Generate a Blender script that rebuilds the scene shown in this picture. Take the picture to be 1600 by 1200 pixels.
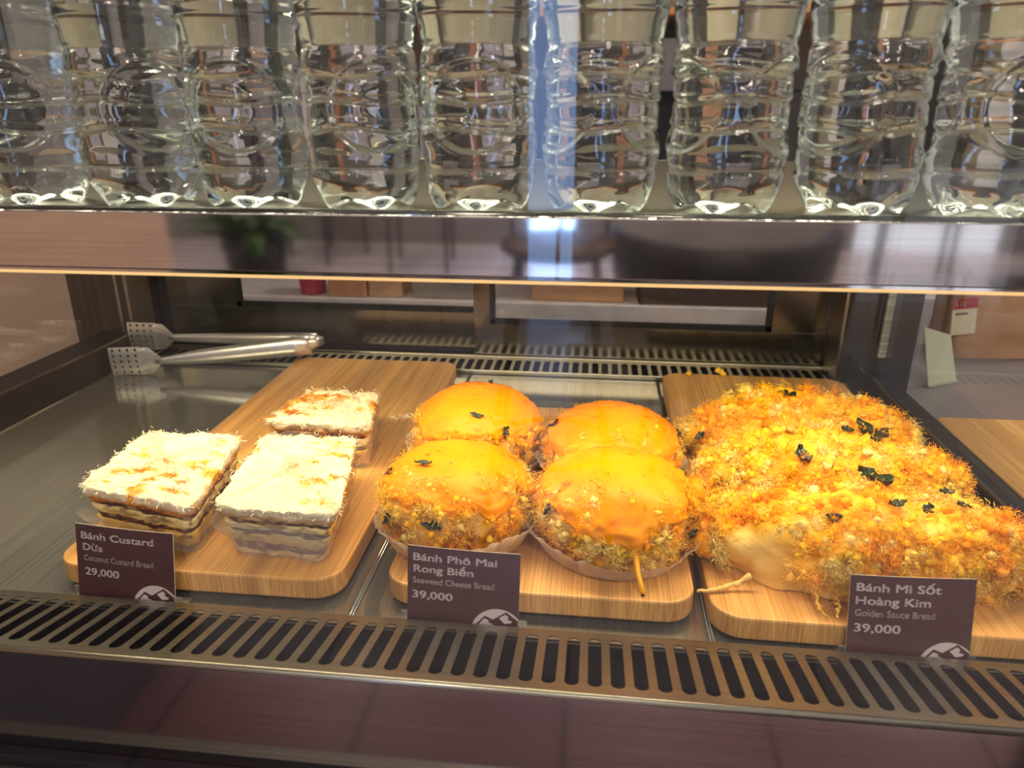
import bpy, bmesh, math
import numpy as np
from mathutils import Vector, Matrix

for o in list(bpy.data.objects):
    bpy.data.objects.remove(o, do_unlink=True)
sc = bpy.context.scene
col = sc.collection

# ------------------------------------------------------------------ camera
CAM = (0.0291, -0.3657, 0.2978)
PITCH, YAW = math.radians(20.21), math.radians(6.46)
cd = bpy.data.cameras.new('camera')
cam = bpy.data.objects.new('camera', cd)
col.objects.link(cam)
cam.location = CAM
cam.rotation_euler = (math.pi / 2 - PITCH, math.radians(0.07), YAW)
cd.sensor_width = 36.0
cd.lens = 1149.0 / 1600 * 36
cd.clip_start = 0.01
cd.clip_end = 60
cd.dof.use_dof = True
cd.dof.focus_distance = 0.55
cd.dof.aperture_fstop = 9.0
sc.camera = cam

# ------------------------------------------------------------------ world and light
w = bpy.data.worlds.new('room_light')
sc.world = w
w.use_nodes = True
bg = w.node_tree.nodes['Background']
bg.inputs[0].default_value = (0.92, 0.84, 0.80, 1)
bg.inputs[1].default_value = 0.62

vs = sc.view_settings
vs.view_transform = 'Standard'
vs.look = 'None'
vs.exposure = 0.0
vs.gamma = 1.0
vs.use_curve_mapping = False
cy = sc.cycles
cy.max_bounces = 32
cy.transmission_bounces = 28
cy.transparent_max_bounces = 24
cy.glossy_bounces = 6
cy.diffuse_bounces = 3
cy.caustics_reflective = False
cy.caustics_refractive = False
cy.sample_clamp_indirect = 6.0
cy.use_denoising = True


def area(name, loc, rot, sx, sy, power, color, spread=180):
    l = bpy.data.lights.new(name, 'AREA')
    l.shape = 'RECTANGLE'
    l.size, l.size_y = sx, sy
    l.energy = power
    l.color = color
    l.spread = math.radians(spread)
    o = bpy.data.objects.new(name, l)
    col.objects.link(o)
    o.location = loc
    o.rotation_euler = rot
    return o


# unseen overhead panels, added for bottle highlights and a brighter cafe
for i, (lx, ly) in enumerate([(-1.6, -1.7), (0.3, -1.7), (2.0, -1.7), (-1.2, 1.0), (1.0, 1.0), (-1.6, -4.0), (0.6, -4.0), (2.4, -4.0)]):
    area('overhead_fill_light', (lx, ly, 1.95), (0, 0, 0), 0.35, 0.35, 22, (1.0, 0.88, 0.76))
# warm LED strip behind the fascia, pointing down at the bread
area('shelf_led_light', (-0.12, 0.095, 0.2130), (math.radians(22), 0, 0), 0.90, 0.05, 2.8, (1.0, 0.83, 0.53))
# LED strip of the canopy over the bottles
area('canopy_led_light', (-0.12, 0.17, 0.518), (math.radians(-12), 0, 0), 0.90, 0.05, 4.0, (1.0, 0.96, 0.76))


# ------------------------------------------------------------------ helpers
def srgb(r, g, b):
    def f(c):
        c /= 255.0
        return c / 12.92 if c <= 0.04045 else ((c + 0.055) / 1.055) ** 2.4
    return (f(r), f(g), f(b))


def tag(o, label=None, cat=None, group=None, kind=None):
    if label: o['label'] = label
    if cat: o['category'] = cat
    if group: o['group'] = group
    if kind: o['kind'] = kind
    return o


def empty(name, loc=(0, 0, 0), rz=0.0):
    o = bpy.data.objects.new(name, None)
    o.empty_display_size = 0.02
    col.objects.link(o)
    o.location = loc
    o.rotation_euler = (0, 0, rz)
    return o


def link_mesh(name, me, mat, parent=None):
    o = bpy.data.objects.new(name, me)
    col.objects.link(o)
    if mat is not None and not me.materials:
        me.materials.append(mat)
    if parent is not None:
        o.parent = parent
    return o


def np_mesh(name, V, F, smooth=True, cols=None):
    """V (n,3); F (m,k) int array of quads or tris, or list of lists."""
    me = bpy.data.meshes.new(name)
    V = np.asarray(V, dtype=np.float32)
    if isinstance(F, np.ndarray):
        m, k = F.shape
        me.vertices.add(len(V))
        me.vertices.foreach_set('co', V.ravel())
        me.loops.add(m * k)
        me.loops.foreach_set('vertex_index', F.astype(np.int32).ravel())
        me.polygons.add(m)
        me.polygons.foreach_set('loop_start', np.arange(0, m * k, k, dtype=np.int32))
        me.polygons.foreach_set('loop_total', np.full(m, k, dtype=np.int32))
        me.update(calc_edges=True)
    else:
        me.from_pydata([tuple(v) for v in V], [], F)
        me.update()
    me.polygons.foreach_set('use_smooth', np.full(len(me.polygons), bool(smooth)))
    if cols is not None:
        a = me.color_attributes.new('Col', 'FLOAT_COLOR', 'POINT')
        c = np.ones((len(V), 4), dtype=np.float32)
        c[:, :3] = cols
        a.data.foreach_set('color', c.ravel())
    return me


class MB:
    """collects boxes / tubes / rings in one mesh"""
    def __init__(s):
        s.bm = bmesh.new()

    def box(s, c, size, bev=0.0, rot=None, seg=2):
        b = bmesh.new()
        bmesh.ops.create_cube(b, size=1.0)
        bmesh.ops.scale(b, vec=Vector(size), verts=b.verts)
        if bev > 0:
            bmesh.ops.bevel(b, geom=list(b.edges), offset=bev, segments=seg, affect='EDGES', profile=0.5)
        m = Matrix.Translation(Vector(c))
        if rot is not None:
            m = m @ rot
        bmesh.ops.transform(b, matrix=m, verts=b.verts)
        s._merge(b)
        return s

    def bounds(s, x0, x1, y0, y1, z0, z1, bev=0.0):
        return s.box(((x0 + x1) / 2, (y0 + y1) / 2, (z0 + z1) / 2), (x1 - x0, y1 - y0, z1 - z0), bev)

    def tube(s, pts, rad, n=10, cap=True, flat=1.0):
        pts = [Vector(p) for p in pts]
        rads = rad if hasattr(rad, '__len__') else [rad] * len(pts)
        b = bmesh.new()
        rings = []
        up = Vector((0, 0, 1))
        for i, p in enumerate(pts):
            t = (pts[min(i + 1, len(pts) - 1)] - pts[max(i - 1, 0)]).normalized()
            a = up if abs(t.dot(up)) < 0.95 else Vector((0, 1, 0))
            u = t.cross(a).normalized()
            v = u.cross(t).normalized()
            rings.append([b.verts.new(p + (u * math.cos(2 * math.pi * k / n) * flat + v * math.sin(2 * math.pi * k / n)) * rads[i]) for k in range(n)])
        for i in range(len(rings) - 1):
            for k in range(n):
                b.faces.new((rings[i][k], rings[i][(k + 1) % n], rings[i + 1][(k + 1) % n], rings[i + 1][k]))
        if cap:
            b.faces.new(rings[0][::-1])
            b.faces.new(rings[-1])
        for f in b.faces: f.smooth = True
        s._merge(b)
        return s

    def lathe(s, prof, n=32, c=(0, 0, 0)):
        b = bmesh.new()
        rings = []
        for r, z in prof:
            if r < 1e-6:
                rings.append([b.verts.new((c[0], c[1], c[2] + z))])
            else:
                rings.append([b.verts.new((c[0] + r * math.cos(2 * math.pi * k / n), c[1] + r * math.sin(2 * math.pi * k / n), c[2] + z)) for k in range(n)])
        for a, d in zip(rings[:-1], rings[1:]):
            for k in range(n):
                k2 = (k + 1) % n
                if len(a) == 1:
                    b.faces.new((a[0], d[k2], d[k]))
                elif len(d) == 1:
                    b.faces.new((a[k], a[k2], d[0]))
                else:
                    b.faces.new((a[k], a[k2], d[k2], d[k]))
        for f in b.faces: f.smooth = True
        s._merge(b)
        return s

    def poly(s, pts, thick=None):
        b = bmesh.new()
        f = b.faces.new([b.verts.new(p) for p in pts])
        if thick is not None:
            r = bmesh.ops.extrude_face_region(b, geom=[f])
            vv = [g for g in r['geom'] if isinstance(g, bmesh.types.BMVert)]
            bmesh.ops.translate(b, vec=Vector(thick), verts=vv)
        s._merge(b)
        return s

    def _merge(s, b):
        me = bpy.data.meshes.new('tmp')
        bmesh.ops.recalc_face_normals(b, faces=b.faces)
        b.to_mesh(me)
        b.free()
        s.bm.from_mesh(me)
        bpy.data.meshes.remove(me)

    def build(s, name, mat, parent=None):
        me = bpy.data.meshes.new(name)
        s.bm.to_mesh(me)
        s.bm.free()
        return link_mesh(name, me, mat, parent)


# numpy gradient-ish value noise -----------------------------------------------------------
def _hash(ix, iy, iz, seed):
    h = (ix.astype(np.int64) * 374761393 + iy.astype(np.int64) * 668265263 + iz.astype(np.int64) * 2147483647 + seed * 1274126177) & 0x7fffffff
    h = ((h ^ (h >> 13)) * 1274126177) & 0x7fffffff
    h = ((h ^ (h >> 15)) * 2246822519) & 0x7fffffff
    return ((h ^ (h >> 16)) & 0xffff) / 65535.0


def vnoise(P, scale, seed=0):
    q = np.asarray(P, dtype=np.float64) * scale + 100.0
    i = np.floor(q).astype(np.int64)
    f = q - i
    f = f * f * (3 - 2 * f)
    r = 0
    for dx in (0, 1):
        wx = f[:, 0] if dx else 1 - f[:, 0]
        for dy in (0, 1):
            wy = f[:, 1] if dy else 1 - f[:, 1]
            for dz in (0, 1):
                wz = f[:, 2] if dz else 1 - f[:, 2]
                r = r + wx * wy * wz * _hash(i[:, 0] + dx, i[:, 1] + dy, i[:, 2] + dz, seed)
    return r * 2 - 1


def fbm(P, scale, seed=0, octv=3, gain=0.5):
    r, a, s = 0, 1.0, scale
    for k in range(octv):
        r = r + a * vnoise(P, s, seed + 17 * k)
        a *= gain
        s *= 2.03
    return r


def sm(x, a, b):
    t = np.clip((x - a) / (b - a), 0, 1)
    return t * t * (3 - 2 * t)


def grid_faces(nr, n, closed=True):
    """rings nr x n points; returns quads"""
    a = np.arange(nr - 1)[:, None] * n
    k = np.arange(n if closed else n - 1)[None, :]
    k2 = (k + 1) % n
    F = np.stack([a + k, a + k2, a + n + k2, a + n + k], -1)
    return F.reshape(-1, 4)


# ------------------------------------------------------------------ materials
def new_mat(name):
    m = bpy.data.materials.new(name)
    m.use_nodes = True
    nt = m.node_tree
    return m, nt, nt.nodes['Principled BSDF']


def setp(b, **k):
    names = {'rough': 'Roughness', 'metal': 'Metallic', 'spec': 'Specular IOR Level', 'coat': 'Coat Weight', 'coat_rough': 'Coat Roughness',
             'trans': 'Transmission Weight', 'ior': 'IOR', 'sss': 'Subsurface Weight', 'sheen': 'Sheen Weight', 'aniso': 'Anisotropic', 'alpha': 'Alpha'}
    for a, v in k.items():
        b.inputs[names[a]].default_value = v


def plain(name, c, **k):
    m, nt, b = new_mat(name)
    b.inputs['Base Color'].default_value = (*c, 1)
    setp(b, **k)
    return m


def noisy(name, c1, c2, scale=(20, 20, 20), detail=4, bump=0.0, lo=0.35, hi=0.65, bscale=None, **k):
    m, nt, b = new_mat(name)
    tc = nt.nodes.new('ShaderNodeTexCoord')
    mp = nt.nodes.new('ShaderNodeMapping')
    mp.inputs['Scale'].default_value = scale
    nt.links.new(tc.outputs['Object'], mp.inputs['Vector'])
    no = nt.nodes.new('ShaderNodeTexNoise')
    no.inputs['Scale'].default_value = 1.0
    no.inputs['Detail'].default_value = detail
    nt.links.new(mp.outputs[0], no.inputs['Vector'])
    cr = nt.nodes.new('ShaderNodeValToRGB')
    cr.color_ramp.elements[0].position = lo
    cr.color_ramp.elements[1].position = hi
    cr.color_ramp.elements[0].color = (*c1, 1)
    cr.color_ramp.elements[1].color = (*c2, 1)
    nt.links.new(no.outputs['Fac'], cr.inputs[0])
    nt.links.new(cr.outputs[0], b.inputs['Base Color'])
    if bump:
        bp = nt.nodes.new('ShaderNodeBump')
        bp.inputs['Strength'].default_value = bump
        bp.inputs['Distance'].default_value = 0.001
        if bscale:
            mp2 = nt.nodes.new('ShaderNodeMapping')
            mp2.inputs['Scale'].default_value = bscale
            nt.links.new(tc.outputs['Object'], mp2.inputs['Vector'])
            n2 = nt.nodes.new('ShaderNodeTexNoise')
            n2.inputs['Scale'].default_value = 1.0
            n2.inputs['Detail'].default_value = 5
            nt.links.new(mp2.outputs[0], n2.inputs['Vector'])
            nt.links.new(n2.outputs['Fac'], bp.inputs['Height'])
        else:
            nt.links.new(no.outputs['Fac'], bp.inputs['Height'])
        nt.links.new(bp.outputs[0], b.inputs['Normal'])
    setp(b, **k)
    return m


def vcol(name, bump=0.0, bscale=600, **k):
    m, nt, b = new_mat(name)
    at = nt.nodes.new('ShaderNodeAttribute')
    at.attribute_name = 'Col'
    nt.links.new(at.outputs['Color'], b.inputs['Base Color'])
    if bump:
        tc = nt.nodes.new('ShaderNodeTexCoord')
        no = nt.nodes.new('ShaderNodeTexNoise')
        no.inputs['Scale'].default_value = bscale
        no.inputs['Detail'].default_value = 4
        nt.links.new(tc.outputs['Object'], no.inputs['Vector'])
        bp = nt.nodes.new('ShaderNodeBump')
        bp.inputs['Strength'].default_value = bump
        bp.inputs['Distance'].default_value = 0.001
        nt.links.new(no.outputs['Fac'], bp.inputs['Height'])
        nt.links.new(bp.outputs[0], b.inputs['Normal'])
    setp(b, **k)
    return m


def thin_glass(name, tint=(1, 1, 1), ior=1.5, rough=0.0, haze=0.0, hazecol=(0.8, 0.8, 0.8)):
    """a thin pane: light passes straight, fresnel reflection on top"""
    m = bpy.data.materials.new(name)
    m.use_nodes = True
    nt = m.node_tree
    nt.nodes.clear()
    out = nt.nodes.new('ShaderNodeOutputMaterial')
    tr = nt.nodes.new('ShaderNodeBsdfTransparent')
    tr.inputs[0].default_value = (*tint, 1)
    gl = nt.nodes.new('ShaderNodeBsdfGlossy')
    gl.inputs['Roughness'].default_value = rough
    fr = nt.nodes.new('ShaderNodeFresnel')
    # same reflectance on both faces of the sheet (no internal reflection inside a thin pane)
    ge = nt.nodes.new('ShaderNodeNewGeometry')
    mr = nt.nodes.new('ShaderNodeMapRange')
    mr.inputs['To Min'].default_value = ior
    mr.inputs['To Max'].default_value = 1.0 / ior
    nt.links.new(ge.outputs['Backfacing'], mr.inputs['Value'])
    nt.links.new(mr.outputs[0], fr.inputs['IOR'])
    mx = nt.nodes.new('ShaderNodeMixShader')
    nt.links.new(fr.outputs[0], mx.inputs[0])
    nt.links.new(gl.outputs[0], mx.inputs[2])
    if haze > 0:
        df = nt.nodes.new('ShaderNodeBsdfDiffuse')
        df.inputs[0].default_value = (*hazecol, 1)
        m2 = nt.nodes.new('ShaderNodeMixShader')
        m2.inputs[0].default_value = haze
        nt.links.new(tr.outputs[0], m2.inputs[1])
        nt.links.new(df.outputs[0], m2.inputs[2])
        nt.links.new(m2.outputs[0], mx.inputs[1])
    else:
        nt.links.new(tr.outputs[0], mx.inputs[1])
    nt.links.new(mx.outputs[0], out.inputs[0])
    return m


def emit(name, c, s):
    m = bpy.data.materials.new(name)
    m.use_nodes = True
    nt = m.node_tree
    nt.nodes.clear()
    out = nt.nodes.new('ShaderNodeOutputMaterial')
    e = nt.nodes.new('ShaderNodeEmission')
    e.inputs[0].default_value = (*c, 1)
    e.inputs[1].default_value = s
    nt.links.new(e.outputs[0], out.inputs[0])
    return m


def wood(name, base, dark, light, sx=900.0, sy=9.0, rough=0.42):
    """bamboo: fine streaks running along local Y, wider laminated strips across X"""
    m, nt, b = new_mat(name)
    tc = nt.nodes.new('ShaderNodeTexCoord')

    def nz(scale, detail):
        mp = nt.nodes.new('ShaderNodeMapping')
        mp.inputs['Scale'].default_value = scale
        nt.links.new(tc.outputs['Object'], mp.inputs['Vector'])
        n = nt.nodes.new('ShaderNodeTexNoise')
        n.inputs['Scale'].default_value = 1.0
        n.inputs['Detail'].default_value = detail
        nt.links.new(mp.outputs[0], n.inputs['Vector'])
        return n
    fine = nz((sx, sy, 40), 3)
    strip = nz((55, 1.2, 3), 1)
    r1 = nt.nodes.new('ShaderNodeValToRGB')
    r1.color_ramp.elements[0].position = 0.30
    r1.color_ramp.elements[0].color = (*dark, 1)
    r1.color_ramp.elements[1].position = 0.62
    r1.color_ramp.elements[1].color = (*base, 1)
    nt.links.new(fine.outputs['Fac'], r1.inputs[0])
    r2 = nt.nodes.new('ShaderNodeValToRGB')
    r2.color_ramp.elements[0].position = 0.38
    r2.color_ramp.elements[0].color = (0.72, 0.70, 0.66, 1)
    r2.color_ramp.elements[1].position = 0.62
    r2.color_ramp.elements[1].color = (*light, 1)
    nt.links.new(strip.outputs['Fac'], r2.inputs[0])
    mx = nt.nodes.new('ShaderNodeMix')
    mx.data_type = 'RGBA'
    mx.blend_type = 'MULTIPLY'
    mx.inputs[0].default_value = 1.0
    nt.links.new(r1.outputs[0], mx.inputs[6])
    nt.links.new(r2.outputs[0], mx.inputs[7])
    nt.links.new(mx.outputs[2], b.inputs['Base Color'])
    bp = nt.nodes.new('ShaderNodeBump')
    bp.inputs['Strength'].default_value = 0.12
    bp.inputs['Distance'].default_value = 0.0006
    nt.links.new(fine.outputs['Fac'], bp.inputs['Height'])
    nt.links.new(bp.outputs[0], b.inputs['Normal'])
    setp(b, rough=rough, spec=0.5)
    return m


M = {}
M['steel'] = noisy('brushed_steel', srgb(150, 146, 132), srgb(176, 172, 158), (6, 1500, 1500), 3, bump=0.05, rough=0.30, metal=1.0)
M['steel_y'] = noisy('brushed_steel_tray', srgb(150, 148, 140), srgb(168, 166, 156), (400, 8, 400), 3, bump=0.008, rough=0.11, metal=0.74)
M['steel_dark'] = noisy('polished_dark_steel', srgb(96, 93, 88), srgb(108, 105, 98), (900, 8, 900), 2, bump=0.004, rough=0.10, metal=1.0)
M['mirror'] = noisy('polished_fascia_steel', srgb(206, 198, 192), srgb(214, 206, 200), (5, 500, 500), 2, rough=0.05, metal=1.0)
M['panel'] = noisy('polished_front_panel', srgb(160, 152, 154), srgb(170, 162, 163), (5, 900, 900), 2, bump=0.01, rough=0.10, metal=1.0)
M['black'] = noisy('black_coated_metal', srgb(20, 20, 26), srgb(27, 27, 33), (60, 60, 60), rough=0.45, spec=0.25)
M['black_soft'] = noisy('black_gasket', srgb(14, 14, 15), srgb(22, 22, 23), (60, 60, 60), rough=0.7)
M['post'] = noisy('dark_bronze_post', srgb(52, 49, 46), srgb(60, 57, 53), (300, 300, 4), rough=0.30, metal=0.4)
M['door_steel'] = noisy('brushed_door_steel', srgb(118, 113, 105), srgb(130, 125, 116), (300, 6, 300), 2, bump=0.008, rough=0.16, metal=0.9)
M['duct'] = plain('dark_air_duct', srgb(20, 17, 18), rough=0.8)
M['glass'] = thin_glass('clear_case_glass', (0.96, 0.975, 0.965), 1.5)
M['glass_front'] = thin_glass('coated_front_glass', (0.985, 0.985, 0.98), 1.34)
M['glass_side'] = thin_glass('clear_side_glass', (0.93, 0.945, 0.94), 1.5)
M['glass_edge'] = noisy('pale_glass_edge', srgb(150, 150, 140), srgb(196, 196, 186), (10, 10, 300), rough=0.3)
M['acrylic'] = thin_glass('clear_acrylic', (0.92, 0.93, 0.92), 1.9, haze=0.12)
M['bamboo'] = wood('bamboo_board', srgb(238, 184, 108), srgb(200, 136, 66), (1.0, 0.99, 0.96))
M['led'] = emit('warm_led_diffuser', (1.0, 0.60, 0.25), 1.1)
M['lamp'] = emit('canopy_led_diffuser', (1.0, 0.95, 0.72), 1.6)
M['card'] = noisy('purple_brown_card', srgb(76, 46, 47), srgb(82, 50, 51), (80, 80, 80), rough=0.38)
M['card_edge'] = plain('white_card_stock', srgb(200, 190, 180), rough=0.6)
M['print'] = plain('pale_print', srgb(214, 198, 195), rough=0.5)
M['bread'] = vcol('bread_crumb_surface', bump=0.5, bscale=500, rough=0.65)
M['cheese'] = vcol('melted_cheese_surface', bump=0.12, bscale=260, rough=0.42, spec=0.22)
M['floss'] = vcol('shredded_floss', rough=0.6, spec=0.3)
M['seaweed'] = noisy('dried_seaweed', srgb(14, 22, 12), srgb(44, 62, 30), (300, 300, 300), bump=0.5, rough=0.35)
M['coconut'] = vcol('shredded_coconut', bump=0.4, bscale=700, rough=0.6)
M['sponge'] = vcol('sponge_cake', bump=0.8, bscale=900, rough=0.8)
M['paper'] = None
M['wrap'] = thin_glass('clear_plastic_wrap', (0.95, 0.95, 0.93), 1.45, rough=0.12, haze=0.22, hazecol=(0.85, 0.82, 0.75))
M['tongs'] = noisy('satin_tong_steel', srgb(222, 220, 214), srgb(232, 230, 224), (200, 200, 200), rough=0.28, metal=0.85)
M['pet'] = thin_glass('clear_bottle_plastic', (0.985, 0.99, 0.98), 1.5, rough=0.0)


def paper_mat():
    m = bpy.data.materials.new('greaseproof_paper')
    m.use_nodes = True
    nt = m.node_tree
    b = nt.nodes['Principled BSDF']
    b.inputs['Base Color'].default_value = (*srgb(232, 222, 204), 1)
    b.inputs['Roughness'].default_value = 0.45
    out = nt.nodes['Material Output']
    tr = nt.nodes.new('ShaderNodeBsdfTransparent')
    tl = nt.nodes.new('ShaderNodeBsdfTranslucent')
    tl.inputs[0].default_value = (*srgb(240, 228, 205), 1)
    m1 = nt.nodes.new('ShaderNodeMixShader')
    m1.inputs[0].default_value = 0.45
    nt.links.new(b.outputs[0], m1.inputs[1])
    nt.links.new(tl.outputs[0], m1.inputs[2])
    m2 = nt.nodes.new('ShaderNodeMixShader')
    m2.inputs[0].default_value = 0.22
    nt.links.new(m1.outputs[0], m2.inputs[1])
    nt.links.new(tr.outputs[0], m2.inputs[2])
    nt.links.new(m2.outputs[0], out.inputs[0])
    return m


M['paper'] = paper_mat()


def water_mat():
    m = bpy.data.materials.new('still_water')
    m.use_nodes = True
    nt = m.node_tree
    nt.nodes.clear()
    out = nt.nodes.new('ShaderNodeOutputMaterial')
    g = nt.nodes.new('ShaderNodeBsdfGlass')
    g.inputs['IOR'].default_value = 1.36
    g.inputs['Roughness'].default_value = 0.0
    g.inputs['Color'].default_value = (0.985, 0.995, 0.975, 1)
    nt.links.new(g.outputs[0], out.inputs[0])
    return m


M['water'] = water_mat()

# ================================================================== THE CAFE (setting)
FLOOR = -0.98


def tiles(name, c1, c2, grout, size, rough, gw=0.012):
    m, nt, b = new_mat(name)
    tc = nt.nodes.new('ShaderNodeTexCoord')
    br = nt.nodes.new('ShaderNodeTexBrick')
    br.offset = 0.0
    br.inputs['Scale'].default_value = 1.0
    br.inputs['Mortar Size'].default_value = gw
    br.inputs['Brick Width'].default_value = size
    br.inputs['Row Height'].default_value = size
    br.inputs['Color1'].default_value = (*c1, 1)
    br.inputs['Color2'].default_value = (*c2, 1)
    br.inputs['Mortar'].default_value = (*grout, 1)
    nt.links.new(tc.outputs['Object'], br.inputs['Vector'])
    nt.links.new(br.outputs[0], b.inputs['Base Color'])
    setp(b, rough=rough)
    return m


M['floor_far'] = tiles('pale_lilac_floor_tiles', srgb(202, 190, 197), srgb(208, 196, 202), srgb(160, 150, 155), 0.6, 0.16, 0.006)
M['floor_near'] = tiles('dark_red_floor_tiles', srgb(120, 82, 84), srgb(112, 80, 84), srgb(52, 40, 42), 0.45, 0.4, 0.008)
M['beige'] = noisy('beige_wood_wall', srgb(200, 166, 142), srgb(212, 178, 154), (1.2, 1.2, 14), 3, rough=0.6)
M['grey_wall'] = noisy('grey_plaster', srgb(128, 122, 126), srgb(140, 134, 137), (3, 3, 3), rough=0.8)
M['counter'] = noisy('pale_counter_stone', srgb(196, 184, 186), srgb(210, 200, 200), (20, 20, 20), rough=0.35)
M['cab'] = noisy('grey_cabinet', srgb(112, 106, 108), srgb(122, 116, 117), (10, 10, 10), rough=0.4)
M['darkcab'] = noisy('charcoal_cabinet', srgb(44, 41, 42), srgb(54, 50, 50), (10, 10, 10), rough=0.5)

tag(MB().bounds(-4.0, 5.0, -5.3, -1.15, FLOOR - 0.03, FLOOR).build('floor', M['floor_far']), kind='structure')
tag(MB().bounds(-4.0, 5.0, -1.15, 3.0, FLOOR - 0.03, FLOOR).build('floor', M['floor_near']), kind='structure')
tag(MB().bounds(-4.0, 5.0, 2.6, 2.7, FLOOR, 2.1).build('wall_back', M['grey_wall']), kind='structure')
tag(MB().bounds(-1.08, -1.00, -1.3, 1.78, FLOOR, 0.24).build('wall_left', M['beige']), kind='structure')
tag(MB().bounds(-1.08, -1.01, -1.3, 1.78, 0.24, 2.1).build('wall_left', M['grey_wall']), kind='structure')
M['dark_panel'] = noisy('dark_grey_panel', srgb(82, 78, 84), srgb(90, 86, 91), (5, 5, 5), rough=0.6)
tag(MB().bounds(-1.0, -0.99, -1.3, 1.09, FLOOR, -0.42).build('added_dark_panel', M['dark_panel']), kind='structure')  # unseen panel, added so the lower front panel reflects dark grey
wf = tag(MB().bounds(-4.0, -0.47, -5.3, -5.2, FLOOR, 2.1).bounds(-0.14, 1.9, -5.3, -5.2, FLOOR, 2.1).bounds(2.9, 5.0, -5.3, -5.2, FLOOR, 2.1).bounds(1.9, 2.9, -5.3, -5.2, -0.05, 2.1).build('wall_front', M['grey_wall']), kind='structure')
M['day'] = emit('daylight_in_window', (0.30, 0.52, 1.0), 9.0)
M['floor_glow'] = emit('floor_glow_emission', (0.80, 0.84, 1.0), 1.4)  # emission standing in for the bright lilac floor
w1 = tag(MB().bounds(-0.47, -0.14, -5.26, -5.24, FLOOR, 2.1).build('window_1', M['day']), kind='structure')
w2 = tag(MB().bounds(1.9, 2.9, -5.26, -5.24, FLOOR, -0.05).build('floor_glow_panel', M['floor_glow']), kind='structure')  # added glowing panel, gives the fascia its bright floor reflection at right

# ================================================================== THE DISPLAY CASE
case = tag(empty('display_case', (0, 0, -0.08)), 'glass bakery display case with polished steel fascia, slotted vents and sliding rear doors', 'display case')
PC = Vector((0, 0, 0.08))     # children are built in world space, shifted by the parent's origin


def part(mb, name, mat, parent=case):
    o = mb.build(name, mat, None)
    off = -parent.matrix_world.translation if False else None
    o.parent = parent
    loc = Vector((0, 0, 0))
    p = parent
    while p is not None:
        loc += Vector(p.location)
        p = p.parent
    o.data.transform(Matrix.Translation(-loc))
    return o


XL, XR = -0.576, 0.334       # inner faces of the side rails
GL, GR = -0.612, 0.372       # side glass planes
YB = 0.565                   # plane of the rear doors
ZF = -0.012                  # tray floor
TILT = math.radians(12.16)

# side rails
for xa, xb, xg in ((XL, -0.622, GL), (XR, 0.382, GR)):
    x0, x1 = min(xa, xb), max(xa, xb)
    if xa == XL:
        part(MB().bounds(x0, x1, -0.085, YB + 0.03, -0.06, 0.025, 0.0015), 'side_rail', M['black'])
    else:
        part(MB().bounds(x0, x0 + 0.004, -0.085, YB + 0.03, -0.06, 0.025, 0.0008).bounds(x0 + 0.003, 0.3785, -0.085, YB + 0.03, -0.06, 0.007, 0.0015), 'side_rail', M['black'])
# aluminium bead along the inner edge of each rail
part(MB().bounds(XR - 0.0005, XR + 0.003, -0.05, 0.535, 0.0245, 0.0268, 0.0004), 'rail_bead', M['steel_dark'])
part(MB().bounds(XL - 0.003, XL + 0.0005, -0.05, 0.535, 0.0245, 0.0262, 0.0004), 'rail_bead', M['steel_dark'])
# side glass
for xg in (GL, GR):
    part(MB().bounds(xg - 0.003, xg + 0.003, -0.075, 0.508, 0.025 if xg < 0 else 0.007, 0.50), 'side_glass', M['glass_side'])
part(MB().bounds(GR - 0.0045, GR + 0.0035, 0.508, 0.5135, 0.025, 0.245), 'glass_edge_strip', M['glass_edge'])
# rear corner posts
for x0, x1 in ((-0.66, -0.578), (0.327, 0.41)):
    part(MB().bounds(x0, x1, 0.514, YB + 0.035, -0.06, 0.56, 0.002), 'corner_post', M['post'])
for x0, x1 in ((-0.592, -0.588), (-0.5785, -0.5745), (0.3225, 0.326)):
    part(MB().bounds(x0, x1, 0.5125, 0.5145 if x0 < -0.58 else 0.56, -0.01, 0.24), 'post_trim', M['steel'])

# rear sliding doors
def door(name, x0, x1, wx0, wx1, wz, y, zt=0.245):
    d = empty(name, (0, 0, 0.08 - 0.0))
    d.parent = case
    d.location = (0, 0, 0)
    part(MB().bounds(x0, x1, y, y + 0.012, -0.006, wz, 0.0008).bounds(x0, wx0, y, y + 0.012, wz, zt).bounds(wx1, x1, y, y + 0.012, wz, zt).bounds(x0, x1, y, y + 0.012, zt - 0.02, zt),
         'door_frame', M['door_steel'], d)
    g = 0.007
    part(MB().bounds(wx0, wx1, y - 0.001, y + 0.006, wz, wz + g).bounds(wx0, wx0 + g, y - 0.001, y + 0.006, wz, zt - 0.02).bounds(wx1 - g, wx1, y - 0.001, y + 0.006, wz, zt - 0.02),
         'gasket', M['black_soft'], d)
    part(MB().bounds(wx0, wx1, y + 0.004, y + 0.007, wz, zt - 0.02), 'door_pane', M['glass'], d)
    return d


door('sliding_door', -0.575, -0.105, -0.462, -0.118, 0.047, YB + 0.016)
door('sliding_door', -0.1275, 0.320, -0.106, 0.2545, 0.0365, YB)
part(MB().bounds(-0.58, 0.33, YB - 0.004, YB + 0.03, -0.06, -0.010, 0.001), 'door_track', M['black_soft'])

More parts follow.
